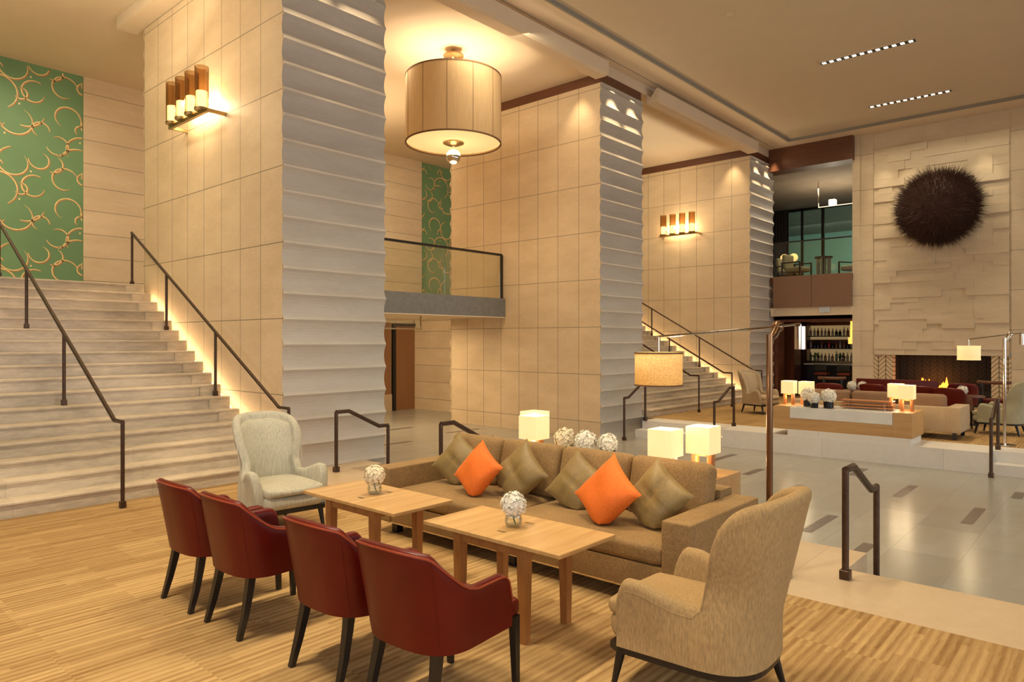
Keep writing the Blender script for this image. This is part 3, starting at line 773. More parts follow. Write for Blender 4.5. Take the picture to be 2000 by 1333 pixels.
point('fire_glow', (XF+0.2, 4.1, 0.7), 12, (1.0, 0.4, 0.1), 0.15)

# twig ball
b = B(); r4 = random.Random(11)
for i in range(15000):
    zz = r4.uniform(-1, 1); a = r4.uniform(0, 2*PI); q = math.sqrt(1-zz*zz)
    n = Vector((q*math.cos(a), q*math.sin(a), zz))
    if n.x > 0.45: continue
    j = Vector((r4.gauss(0, 1), r4.gauss(0, 1), r4.gauss(0, 1)))*0.24
    d = (n + j).normalized(); p0 = n*r4.uniform(0.70, 0.90); p1 = p0 + d*(0.12 + 0.26*r4.random()**1.5)
    u = d.cross(Vector((0.3, 0.5, 0.8))).normalized()*0.0055; v = d.cross(u).normalized()*0.0055
    vs = [b.bm.verts.new(p0+u), b.bm.verts.new(p0-u*0.5+v), b.bm.verts.new(p0-u*0.5-v)]
    tp = b.bm.verts.new(p1)
    for k in range(3): b.bm.faces.new((vs[k], vs[(k+1) % 3], tp))
tw = b.build('twig_ball', 'twig_brown'); tw.location = (XF-0.58, 3.80, 5.30); tw.scale = (0.56, 1.02, 1.02)
tag(tw, 'large round ball of brown twigs hung on the chimney breast', 'wall sculpture')
B().sphere((0, 0, 0), 0.84, 28, 18).build('core', 'twig_brown', tw, True)
B().cyl((0.5, 0, 0), (1.03, 0, 0), 0.25, seg=16).build('wall_mount', 'twig_brown', tw, True)

# ------------------------------------------------------------------ bar opening and upper lounge
structure(B().box(XF-0.3, XF+0.3, 5.98, 8.42, 7.02, 7.72), 'trim_beam', 'dark_wood_trim')
lb = thing('balcony', 'upper lounge balcony with brown panel front above the bar', 'balcony', (XF-0.25, 7.2, 2.77))
B().box(0.0, 0.06, -1.18, 1.10, 0.0, 0.97).build('fascia', 'leather_panel', lb)
B().box(-0.003, 0.0, -0.06, -0.052, 0.0, 0.97).build('panel_joint', 'soot', lb)
structure(B().box(XF-0.19, 28.4, 6.02, 8.4, 3.52, 3.72).box(22.4, 28.4, 4.6, 6.02, 3.52, 3.72).box(22.4, 28.4, 8.4, 14, 3.52, 3.72), 'floor_lounge', 'bar_wood')
B().box(0.02, 0.035, -1.18, 1.06, 0.97, 2.0).build('glass_panel', 'railing_glass', lb)
B().tube([(0.03, -1.18, 2.02), (0.03, 1.08, 2.02)], 0.02, square=True).build('top_rail', 'ebony', lb)
B().box(0.01, 0.05, 1.06, 1.10, 0.97, 2.02).build('end_post', 'ebony', lb)
structure(B().box(XF-0.2, XF+0.1, 6.02, 8.4, 2.52, 2.77), 'trim_bar_header', 'limestone_relief')
sg = B().box(XF-0.225, XF-0.21, 6.62, 6.93, 2.60, 2.80).build('wall_sign', 'sign_grey'); tag(sg, 'small grey sign on the stone header above the bar entrance', 'sign')
# bar room shell
structure(B().box(XF+0.1, 26.4, 8.95, 9.1, 0, 3.5).box(22.05, 22.6, 8.3, 8.95, 0, 2.77).box(23.2, 23.8, 8.2, 8.95, 0, 2.77), 'wall_bar_left', 'bar_wood')
structure(B().box(XF+0.4, 26.4, 5.12, 5.22, 0, 3.5), 'wall_bar_right', 'bar_wood')
structure(B().box(26.2, 26.35, 4.9, 9.1, 0, 3.5), 'wall_bar_back', 'bar_wood')
structure(B().box(XF+0.1, 26.4, 4.9, 9.1, 2.42, 2.52).box(XF+0.1, XF+0.25, 6.02, 8.4, 2.34, 2.52), 'ceiling_bar', 'bar_wood')
# bar counter
bc = thing('bar_counter', 'dark bar counter with pale top edge inside the bar', 'bar counter', (24.2, 7.2, 0))
B().box(0.0, 0.5, -1.9, 0.95, 0, 0.96).build('front_panel', 'black_metal', bc)
B().box(-0.12, 0.55, -1.9, 1.0, 0.96, 1.0).build('counter_top', 'pale_marble', bc)
bb = thing('back_bar', 'lit back bar shelving full of bottles', 'shelf', (25.85, 7.85, 0))
B().box(0.1, 0.16, -0.75, 0.75, 1.05, 2.3).build('lit_panel', 'bar_back_glow', bb)
B().box(-0.25, 0.16, -0.80, 0.80, 0.95, 1.05).build('counter', 'brass_dull', bb)
for z in (1.50, 1.93):
    B().box(-0.20, 0.1, -0.78, 0.78, z-0.03, z).build('shelf', 'ebony', bb)
    B().box(0.07, 0.10, -0.78, 0.78, z-0.03, z+0.30).build('shelf_back', 'bar_wood' if z < 1.6 else 'bar_back_glow', bb)
for y in (-0.80, 0.80): B().box(-0.22, 0.16, y-0.03, y+0.03, 0.95, 2.4).build('side_panel', 'bar_wood', bb)
# bottles
def bottle(mat, h, r):
    return B().lathe([(r, 0), (r, h*0.55), (r*0.9, h*0.63), (r*0.36, h*0.74), (r*0.33, h*0.95), (r*0.4, h)], (0, 0, 0), 10).build('bottle', mat, None, True)
protos = [bottle('bottle_clear', 0.30, 0.042), bottle('bottle_amber', 0.28, 0.045), bottle('bottle_red', 0.29, 0.05), bottle('bottle_green', 0.32, 0.04), bottle('bottle_dark', 0.26, 0.05)]
rb = random.Random(21); used = set(); ORD = ['clear glass', 'amber', 'red', 'green', 'dark']
for z, nm, seq in ((1.93, 'top', 'clear clear amber clear clear amber clear dark dark clear amber clear'), (1.50, 'middle', 'clear dark dark amber dark red dark amber clear amber dark clear'), (1.05, 'lowest', 'green green amber clear amber clear amber green green amber clear clear')):
    for i, c in enumerate(seq.split()):
        k = ['clear', 'amber', 'red', 'green', 'dark'].index(c)
        y = 8.53 - i*0.123
        if k in used: o = protos[k].copy(); COL.objects.link(o)
        else: o = protos[k]; used.add(k)
        o.location = (25.80 + rb.uniform(-0.02, 0.02), y, z); o.scale = (1, 1, rb.uniform(0.85, 1.08))
        if (c == 'red'): lab = 'the red bottle on the middle shelf of the back bar'
        else: lab = '%s bottle on the %s shelf of the back bar' % (ORD[k], nm)
        tag(o, lab, 'bottle', 'bottles on the %s back bar shelf' % nm)
def herb(loc, label, seed):
    t = thing('potted_herb', label, 'plant', loc, 0, 'potted herbs on the back bar')
    B().lathe([(0.04, 0), (0.05, 0.09), (0.045, 0.09), (0.001, 0.08)], (0, 0, 0), 12, cap=False).build('pot', 'bottle_clear', t, True)
    b = B(); r = random.Random(seed)
    for i in range(60):
        a = r.uniform(0, 2*PI); e = r.uniform(0.2, 1.4); d = Vector((math.cos(a)*math.cos(e), math.sin(a)*math.cos(e), math.sin(e)))
        p = Vector((0, 0, 0.08)) + d*r.uniform(0.05, 0.19); q = d.cross(Vector((0.2, 0.5, 0.7))).normalized()*0.022
        b.quad(p, p+d*0.03+q, p+d*0.07, p+d*0.03-q)
    b.build('leaves', 'leaf_green', t)
herb((25.63, 8.25, 1.05), 'green herb at the left of the back bar counter', 3)
herb((25.63, 7.45, 1.05), 'green herb at the right of the back bar counter', 4)
# bar stools
def stool(loc, label):
    t = thing('bar_stool', label, 'bar stool', loc, 0, 'bar stools')
    B().cushion(-0.2, 0.2, -0.2, 0.2, 0.66, 0.74, 0.03, 0.01, 5).build('seat', 'red_leather_piping', t, True)
    B().cushion(-0.24, -0.19, -0.2, 0.2, 0.78, 1.0, 0.02, 0.0, 4).build('backrest', 'ebony', t, True)
    for sx in (-1, 1):
        for sy in (-1, 1): B().tube([(sx*0.21, sy*0.19, 0), (sx*0.17, sy*0.17, 0.66)], 0.016, 6).build('leg', 'ebony', t)
    B().box(-0.19, 0.19, -0.19, -0.17, 0.24, 0.26).box(-0.19, 0.19, 0.17, 0.19, 0.24, 0.26).build('footrest', 'chrome', t)
    return t
s0 = stool((23.5, 7.42, 0), 'red bar stool at the left before the bar counter')
dup(s0, (23.5, 6.72, 0), 0, 'red bar stool at the right before the bar counter')
# vase with flowers on counter, bar pendant, downlights
bp = thing('bar_pendant', 'amber drum pendant with glass strands inside the bar', 'pendant lamp', (23.3, 6.38, 2.42))
B().cyl((0, 0, -0.56), (0, 0, -0.76), 0.19, seg=20).build('lamp_shade', 'amber_pendant', bp, True)
b = B()
for i in range(10): b.cyl((0.12*math.cos(i*0.63), 0.12*math.sin(i*0.63), -0.56), (0.11*math.cos(i*0.63), 0.11*math.sin(i*0.63), -0.05), 0.018, seg=6)
b.build('glass_strands', 'amber_pendant', bp)
B().cyl((0, 0, -0.05), (0, 0, 0.0), 0.16, seg=16).build('canopy', 'brass_dull', bp)
for i, (x, y) in enumerate(((23.6, 7.9), (23.4, 7.3), (24.6, 7.1))):
    o = B().cyl((0, 0, -0.012), (0, 0, 0), 0.05, seg=12).build('recessed_light', 'spot_white'); o.location = (x, y, 2.42)
    tag(o, ('small recessed ceiling light left of the others in the bar', 'small recessed ceiling light centred over the bar entrance', 'small recessed ceiling light over the back bar bottles')[i], 'ceiling light', 'recessed lights in the bar ceiling')

# upper lounge
structure(B().box(XF+0.3, 29.0, 4.6, 14.0, 7.02, 7.1), 'ceiling_lounge', 'dark_ceiling')
structure(B().box(28.4, 28.5, 4.6, 4.9, 3.6, 7.05).box(28.4, 28.5, 8.9, 9.0, 3.6, 7.05).box(28.4, 28.5, 9.7, 9.78, 3.6, 7.05).box(28.4, 28.5, 4.9, 14, 6.92, 7.05).box(28.4, 28.5, 4.9, 14, 3.6, 3.75), 'window_1', 'ebony')
B().box(28.44, 28.46, 4.9, 14, 3.75, 6.92).build('window_pane', 'window_glass', None, kind='structure')
b = B()
pr = [(10.15 + 0.06*i, 28.1 + (0.06 if i % 2 else -0.06)) for i in range(34)]
for i in range(len(pr)-1):
    b.quad((pr[i][1], pr[i][0], 3.72), (pr[i+1][1], pr[i+1][0], 3.72), (pr[i+1][1], pr[i+1][0], 6.98), (pr[i][1], pr[i][0], 6.98))
cu = b.build('curtain', 'charcoal_curtain'); cu.modifiers.new('thick', 'SOLIDIFY').thickness = 0.02
tag(cu, 'dark pleated curtain at the upper lounge window', 'curtain')
fac = B().box(40, 41, 0, 30, 0, 9.2).build('exterior_facade', 'facade_green', None, kind='structure')
structure(B().box(30.5, 39.5, 0, 30, 7.6, 7.75), 'exterior_canopy', 'dark_ceiling')
def lounge_chair(loc, rz, label):
    t = thing('lounge_chair', label, 'armchair', loc, rz, 'upper lounge armchairs')
    B().cushion(-0.28, 0.32, -0.28, 0.28, 0.28, 0.44, 0.05, 0.02, 6).build('seat', 'sage_plain', t, True)
    B().cushion(-0.38, -0.26, -0.28, 0.28, 0.40, 0.88, 0.05, 0.0, 6).build('backrest', 'sage_plain', t, True)
    for sy in (-1, 1):
        B().box(-0.36, 0.32, sy*0.34-0.025, sy*0.34+0.025, 0.56, 0.60, 0.01, 1).build('armrest', 'ebony', t)
        for x in (-0.32, 0.30): B().box(x-0.02, x+0.02, sy*0.34-0.02, sy*0.34+0.02, 0, 0.56).build('leg', 'ebony', t)
    return t
lz = 3.72
lc = lounge_chair((23.3, 8.15, lz), -PI/2-0.2, 'grey green armchair at the left behind the upper balcony glass')
dup(lc, (23.9, 6.55, lz), PI-0.5, 'brown shadowed armchair at the right behind the upper balcony glass')
dup(lc, (24.3, 8.75, lz), -PI/2, 'grey armchair under the globe lamps in the upper lounge')
tt = thing('lounge_table', 'dark side table with chrome legs behind the upper balcony glass', 'table', (23.1, 7.25, lz))
B().cyl((0, 0, 0.66), (0, 0, 0.70), 0.27, seg=24).build('table_top', 'ebony', tt, True)
for i in range(6):
    a = i*PI/3; B().cyl((0.19*math.cos(a), 0.19*math.sin(a), 0.0), (0.19*math.cos(a), 0.19*math.sin(a), 0.66), 0.028, seg=8).build('leg', 'chrome', tt, True)
gl = thing('globe_lamp', 'pair of glowing amber globes on a stand in the upper lounge', 'floor lamp', (26.2, 9.45, lz))
B().cyl((0, 0, 0), (0, 0, 0.03), 0.16).cyl((0, 0, 0), (0, 0, 1.1), 0.015).build('stand', 'bronze', gl)
for y in (-0.17, 0.17): B().sphere((0, y, 1.12), 0.15).build('globe', 'globe_glow', gl, True)
hl = thing('track_light', 'slim ceiling hung light bar with a white cube lamp in the upper lounge', 'ceiling light', (24.0, 7.35, 7.02))
B().tube([(0, 0.35, 0), (0, 0.35, -0.85)], 0.018, 6).build('rod', 'chrome', hl)
B().tube([(0, 0.35, -0.85), (0, -1.2, -0.85)], 0.014, 6).build('bar', 'chrome', hl)
B().box(-0.09, 0.09, -0.2, 0.0, -0.83, -0.65, 0.01, 1).build('lamp_cube', 'spot_white', hl)

# ------------------------------------------------------------------ ceiling fixtures
def slot(x, y, label):
    t = thing('slot_downlight', label, 'ceiling light', (x, y, 7.78), 0, 'linear slot lights in the hall ceiling')
    B().box(-0.09, 0.09, -0.90, 0.90, -0.025, 0.0).build('housing', 'black_metal', t)
    B().box(-0.10, -0.09, -0.91, 0.91, -0.03, 0.0).box(0.09, 0.10, -0.91, 0.91, -0.03, 0.0).build('rim', 'soffit_paint', t)
    for i in range(12):
        y0 = -0.83 + i*0.151
        B().box(-0.04, 0.04, y0-0.035, y0+0.035, -0.03, -0.024).build('lens', 'lens_glow', t)
    return t
s1 = slot(15.75, 4.1, 'linear slot light nearest the camera on the right part of the ceiling')
dup(s1, (19.5, 4.1, 7.78), 0, 'linear slot light on the ceiling nearest the twig ball')
for i, (x, y, l) in enumerate(((12.27, 5.5, 'small white sprinkler disc in the plain hall ceiling'), (12.02, 4.87, 'small dark ceiling detector at the top edge of the picture'))):
    o = B().cyl((0, 0, -0.02), (0, 0, 0), 0.06, seg=14).build(('sprinkler', 'smoke_detector')[i], ('soffit_paint', 'black_metal')[i], None, True); o.location = (x, y, 7.78)
    tag(o, l, 'ceiling fitting')

# ------------------------------------------------------------------ chairs
def shell(path, zb, top, thick, lean, n=60, m=10, rim=5):
    """U-shaped upholstered shell; path(s) -> (x, y, nx, ny), s in -1..1"""
    b = B(); rings = []
    for i in range(n+1):
        s = -1 + 2*i/n
        x, y, nx, ny = path(s); zt = top(s); ring = []
        th = thick(s) if callable(thick) else thick
        zr = zt - th/2
        def pt(o, z):
            lx, ly = lean(s, z)
            return (x + nx*o + lx, y + ny*o + ly, z)
        for j in range(m+1):
            z = zb + (zr-zb)*j/m; ring.append(pt(0.0, z))
        for j in range(1, rim):
            a = PI*j/rim; ring.append(pt(-th/2 + th/2*math.cos(a), zr + th/2*math.sin(a)))
        for j in range(m+1):
            z = zr + (zb-zr)*j/m; ring.append(pt(-th, z))
        rings.append([b.bm.verts.new(p) for p in ring])
    for A, C in zip(rings, rings[1:]):
        k = len(A)
        for j in range(k):
            l = (j+1) % k; b.bm.faces.new((A[j], A[l], C[l], C[j]))
    b.bm.faces.new(rings[0][::-1]); b.bm.faces.new(rings[-1])
    return b
def sm(a, b_, t):
    t = max(0, min(1, (t-a)/(b_-a))); return t*t*(3-2*t)
def upath(xb, xm, xf, hw, hf, k=0.6, p=0.75):
    """back at xb, arms start at xm, end at xf; half width hw at back, hf at the arm fronts"""
    def raw(s):
        a = abs(s); sg = 1 if s >= 0 else -1
        if a <= k:
            th = a/k*PI/2
            return xm + (xb-xm)*(math.cos(th)**p if math.cos(th) > 1e-6 else 0), sg*hw*(math.sin(th)**p if th > 0 else 0)
        t = (a-k)/(1-k)
        return xm + (xf-xm)*t, sg*(hw + (hf-hw)*t)
    def f(s):
        x, y = raw(s); e = 0.012
        x0, y0 = raw(max(-1, s-e)); x1, y1 = raw(min(1, s+e))
        dx, dy = x1-x0, y1-y0; L = math.hypot(dx, dy) or 1
        return x, y, -dy/L if False else dy/L*(-1) if False else (-dy/L)*(-1)*(-1), (dx/L)
    # outward normal: path runs right arm -> back -> left arm
    def g(s):
        x, y, _, _ = f(s); e = 0.012
        x0, y0 = raw(max(-1, s-e)); x1, y1 = raw(min(1, s+e))
        dx, dy = x1-x0, y1-y0; L = math.hypot(dx, dy) or 1
        nx, ny = -dy/L, dx/L
        cx = xm + 0.05
        if nx*(x-cx) + ny*y < 0: nx, ny = -nx, -ny
        return x, y, nx, ny
    return g

def tub_chair(loc, rz, label, group='red leather tub chairs'):
    t = thing('tub_chair', label, 'chair', loc, rz, group)
    path = upath(-0.27, -0.05, 0.24, 0.285, 0.275, 0.62, 0.72)
    def top(s):
        a = abs(s)
        z = 0.835 - 0.03*min(1, a/0.42)**2
        z = z + (0.628-z)*sm(0.30, 0.68, a)
        if a > 0.90: z = 0.50 + (z-0.50)*math.sqrt(max(0, 1-((a-0.90)/0.10)**2))
        return z
    def lean(s, z):
        k = max(0, (z-0.36)/0.47); w = 1-sm(0.35, 0.75, abs(s))
        return (-0.085*k*w, 0.02*k*math.copysign(1, s)*sm(0.1, 0.4, abs(s))*w)
    sh = shell(path, 0.355, top, 0.055, lean, 64, 9).build('shell', 'red_leather', t, True, angle=75)
    b = B(); pts = []
    for i in range(61):
        s = -1+2*i/60; x, y, nx, ny = path(s); z = top(s)-0.014; lx, ly = lean(s, z); pts.append((x+lx+nx*0.001, y+ly+ny*0.001, z))
    B().tube(pts, 0.0055, 6).build('piping', 'red_leather_piping', sh, True)
    for s in (-0.33, 0.33):
        pts = []
        for j in range(9):
            z = 0.36 + (top(s)-0.02-0.36)*j/8; x, y, nx, ny = path(s); lx, ly = lean(s, z); pts.append((x+lx, y+ly, z))
        B().tube(pts, 0.002, 5).build('seam', 'red_leather', sh, True)
    B().cushion(-0.22, 0.37, -0.235, 0.235, 0.355, 0.455, 0.035, 0.02, 8).build('seat', 'red_leather', t, True)
    for sy in (-1, 1):
        B().tube([(0.335, sy*0.225, 0.0), (0.325, sy*0.22, 0.37)], [0.014, 0.021], square=True).build('leg', 'ebony', t)
        B().tube([(-0.275, sy*0.205, 0.0), (-0.235, sy*0.20, 0.14), (-0.205, sy*0.19, 0.28), (-0.19, sy*0.185, 0.37)], [0.014, 0.018, 0.021, 0.023], square=True).build('leg', 'ebony', t)
    return t
c0 = tub_chair((2.255, 4.71, 0), 0.0, 'red leather tub chair farthest from the camera, nearest the staircase')
dup(c0, (2.265, 4.09, 0), 0.0, 'red leather tub chair second from the staircase, showing its arm')
dup(c0, (2.30, 3.17, 0), 0.03, 'red leather tub chair third from the staircase, at the near table')
dup(c0, (2.30, 2.52, 0), 0.06, 'red leather tub chair closest to the camera, beside the tan armchair')

def wing_chair(loc, rz, label, mat, group='wing armchairs', trim='ebony'):
    t = thing('wing_armchair', label, 'armchair', loc, rz, group)
    path = upath(-0.36, -0.02, 0.31, 0.325, 0.335, 0.56, 0.70)
    def arm_top(a): return 0.51 + 0.07*sm(0.52, 0.84, a)
    def top(s):
        a = abs(s); za = arm_top(a); z = za
        if a < 0.505: z = max(za, 0.44 + 0.61*max(0, 1-(a/0.505)**7)**0.45 - 0.07*(a/0.5)**2)
        if a > 0.90: z = 0.36 + (z-0.36)*math.sqrt(max(0, 1-((a-0.90)/0.10)**2))
        return z
    def lean(s, z):
        a = abs(s); w = 1-sm(0.50, 0.64, a); k = max(0, (z-0.42)/0.6)
        side = sm(0.08, 0.42, a)*math.copysign(1, s)
        fl = (-0.045*math.exp(-((z-0.60)/0.13)**2) + 0.03*k)*w
        e = sm(0.22, 0.48, a)
        wing = 0.10*e*w*k
        arm = 0.045*sm(0.54, 0.75, a)*max(0, (z-0.28)/0.30)
        return (-0.14*k*w + wing, side*fl + math.copysign(arm, s))
    shl = shell(path, 0.225, top, 0.080, lean, 150, 14, 8).build('shell', mat, t, True, angle=85)
    b = B(); pts = []
    for i in range(61):
        s = -1+2*i/60; x, y, nx, ny = path(s); z = max(0.25, top(s)-0.055); lx, ly = lean(s, z); pts.append((x+lx, y+ly, z))
    b.tube(pts, 0.003, 5).build('piping', mat, shl, True)
    outl = []
    for i in range(41):
        s = -1+2*i/40; x, y, nx, ny = path(s); outl.append((x-nx*0.010, y-ny*0.010))
    outl.append((0.37, outl[-1][1]-0.03)); outl.append((0.37, outl[0][1]+0.03))
    B().prism(outl, 'Z', 0.19, 0.228).build('base_trim', trim, t)
    B().cushion(-0.27, 0.395, -0.272, 0.272, 0.226, 0.365, 0.05, 0.0, 9, bx=0.03).build('seat', mat, t, True)
    B().cushion(-0.26, 0.405, -0.272, 0.272, 0.345, 0.432, 0.035, 0.022, 11, bx=0.035).build('seat_cushion', mat, t, True)
    # upholstered inner back
    bb = B(); nu, nv = 16, 14; G = {}
    for side in (0, 1):
        for i in range(nu+1):
            for j in range(nv+1):
                u = -1+2*i/nu; v = j/nv; z = 0.40 + v*(0.585 - 0.10*abs(u)**3)
                k = max(0, (z-0.42)/0.6)
                wd = 0.272 - 0.030*math.exp(-((z-0.60)/0.13)**2) + 0.03*k
                x = -0.36 - 0.14*k + 0.075 + (0.15+0.06*k)*abs(u)**2.6 + 0.075*(1-abs(u)**3)*(math.sin(PI*min(1, v*0.9+0.10))**0.5)
                if side: x -= 0.06
                G[(side, i, j)] = bb.bm.verts.new((x, u*wd, z))
    for i in range(nu):
        for j in range(nv):
            for sd in (0, 1): bb.bm.faces.new([G[(sd, i, j)], G[(sd, i+1, j)], G[(sd, i+1, j+1)], G[(sd, i, j+1)]])
    for i in range(nu):
        for j in (0, nv): bb.bm.faces.new([G[(0, i, j)], G[(0, i+1, j)], G[(1, i+1, j)], G[(1, i, j)]])
    for j in range(nv):
        for i in (0, nu): bb.bm.faces.new([G[(0, i, j)], G[(0, i, j+1)], G[(1, i, j+1)], G[(1, i, j)]])
    bb.build('back_cushion', mat, t, True, angle=75)
    for sy in (-1, 1):
        B().tube([(0.355, sy*0.285, 0), (0.315, sy*0.27, 0.20)], [0.014, 0.027], 8).build('leg', 'ebony', t, True)
        B().tube([(-0.33, sy*0.225, 0), (-0.275, sy*0.20, 0.20)], [0.014, 0.027], 8).build('leg', 'ebony', t, True)
    return t
f_r = math.radians(92)
wing_chair((3.30, 1.62, 0), f_r, 'tan linen wing armchair seen from behind beside the sofa end', 'linen_tan')
wing_chair((3.48, 6.04, 0), math.radians(-96), 'pale striped wing armchair facing us in front of the staircase', 'stripe_sage')

# ------------------------------------------------------------------ tables
def table(loc, label):
    t = thing('lounge_table', label, 'table', loc, 0, 'oak tables in front of the sofa')
    B().box(-0.272, 0.272, -0.55, 0.55, 0.575, 0.60, 0.003, 1).build('table_top', 'oak_top', t)
    y0, y1 = -0.215, 0.315
    for x in (-0.17, 0.225):
        for y in (y0, y1):
            B().tube([(x, y, 0), (x, y, 0.575)], [0.024, 0.033], square=True).build('leg', 'oak_leg', t)
    B().box(-0.19, -0.15, y0+0.03, y1-0.03, 0.50, 0.575).box(0.205, 0.245, y0+0.03, y1-0.03, 0.50, 0.575).box(-0.14, 0.20, y0-0.02, y0+0.02, 0.50, 0.575).box(-0.14, 0.20, y1-0.02, y1+0.02, 0.50, 0.575).build('apron', 'oak_leg', t)
    for x in (-0.13, 0.13): B().box(x-0.012, x+0.012, -0.03, 0.03, 0.5995, 0.6012).build('hinge', 'brass_dull', t)
    return t
t0 = table((3.24, 2.835, 0), 'oak folding table nearer the camera, in front of the right sofa half')
dup(t0, (3.225, 4.215, 0), 0, 'oak folding table farther from the camera, before the striped armchair')

# hydrangea bloom mesh, shared
def bloom(name, mat, r=0.1, n=150, seed=1):
    b = B(); rr = random.Random(seed)
    for i in range(n):
        z = 1-2*(i+0.5)/n; a = i*2.39996; q = math.sqrt(1-z*z)
        nrm = Vector((q*math.cos(a), q*math.sin(a), z)); u = nrm.cross(Vector((0.1, 0.3, 0.9))).normalized(); v = nrm.cross(u)
        nrm = (nrm + Vector((rr.gauss(0, 1), rr.gauss(0, 1), rr.gauss(0, 1)))*0.10).normalized(); c = nrm*r*rr.uniform(0.80, 1.02); s = r*0.19; tw_ = rr.uniform(0, PI)
        for k in range(4):
            th = tw_ + k*PI/2; d = u*math.cos(th)+v*math.sin(th); e = -u*math.sin(th)+v*math.cos(th)
            lift = nrm*s*rr.uniform(0.1, 0.5)
            b.quad(c, c+d*s*0.7+e*s*0.5+lift*0.6, c+d*s*1.25+lift, c+d*s*0.7-e*s*0.5+lift*0.6)
    b.sphere((0, 0, 0), r*0.74, 14, 8)
    return b.build(name, mat, None)
def vase_flower(loc, vlabel, flabel, seed):
    v = thing('glass_vase', vlabel, 'vase', loc, 0, 'small glass vases on the oak tables')
    B().lathe([(0.036, 0.0), (0.05, 0.012), (0.056, 0.04), (0.05, 0.075), (0.044, 0.085), (0.041, 0.085), (0.047, 0.073), (0.052, 0.04), (0.047, 0.016), (0.001, 0.010)], (0, 0, 0), 24, cap=False).build('vase_body', 'clear_glass', v, True)
    B().lathe([(0.001, 0.012), (0.045, 0.016), (0.050, 0.04), (0.049, 0.048), (0.001, 0.048)], (0, 0, 0), 20, cap=False).build('water', 'clear_glass', v, True)
    f = bloom('hydrangea', 'petal_cream' if seed == 1 else 'petal_white', 0.076, 230, seed); f.location = (loc[0], loc[1], loc[2]+0.138)
    tag(f, flabel, 'flower', 'hydrangeas on the oak tables')
    B().tube([(0, 0, -0.04), (0.006, 0.004, -0.09), (0.018, 0.0, -0.124)], 0.004, 6).build('stem', 'stem_green', f, True)
vase_flower((3.24, 2.855, 0.6012), 'round glass vase on the oak table nearer the camera', 'white hydrangea in the vase on the nearer oak table', 2)
vase_flower((3.24, 4.245, 0.6012), 'round glass vase on the oak table farther from the camera', 'cream hydrangea in the vase on the farther oak table', 1)

# ------------------------------------------------------------------ sofa
so = thing('sofa', 'long brown velvet sofa with six throw pillows', 'sofa', (4.5, 3.6, 0))
SX0, SX1, SY0, SY1 = -0.54, 0.52, -1.57, 1.58
B().box(SX0+0.02, SX1, SY0+0.2, SY1-0.2, 0.12, 0.29, 0.012, 2).build('base', 'mohair_brown', so, True)
for y0, y1 in ((SY0, SY0+0.205), (SY1-0.205, SY1)):
    B().box(SX0, SX1, y0, y1, 0.12, 0.605, 0.014, 3).build('arm', 'mohair_brown', so, True)
B().box(SX1-0.20, SX1, SY0+0.2, SY1-0.2, 0.25, 0.66, 0.02, 2).build('back_frame', 'mohair_brown', so, True)
ym = 0.03
for y0, y1 in ((SY0+0.21, ym-0.005), (ym+0.005, SY1-0.21)):
    B().cushion(SX0+0.015, SX1-0.2, y0, y1, 0.29, 0.425, 0.045, 0.03, 12).build('seat_cushion', 'mohair_brown', so, True)
ys = (-1.37, -0.70, -0.02, 0.65, 1.30)
for a, c in zip(ys, ys[1:]):
    m = Matrix.Translation((0.19, (a+c)/2, 0.64)) @ Matrix.Rotation(math.radians(14), 4, 'Y')
    B().cushion(-0.085, 0.085, -(c-a)/2+0.004, (c-a)/2-0.004, -0.22, 0.225, 0.06, 0.0, 9, mat=m, bx=0.02).build('back_cushion', 'mohair_brown', so, True)
B().box(SX0+0.06, SX0+0.075, SY0+0.05, SY1-0.05, 0.095, 0.12).box(SX0+0.06, SX1-0.05, SY0+0.05, SY0+0.065, 0.095, 0.12).build('plinth_rail', 'chrome', so)
for x in (SX0+0.14, SX1-0.1):
    for y in (SY0+0.15, 0.0, SY1-0.15): B().box(x-0.035, x+0.035, y-0.035, y+0.035, 0, 0.12).build('foot', 'ebony', so)

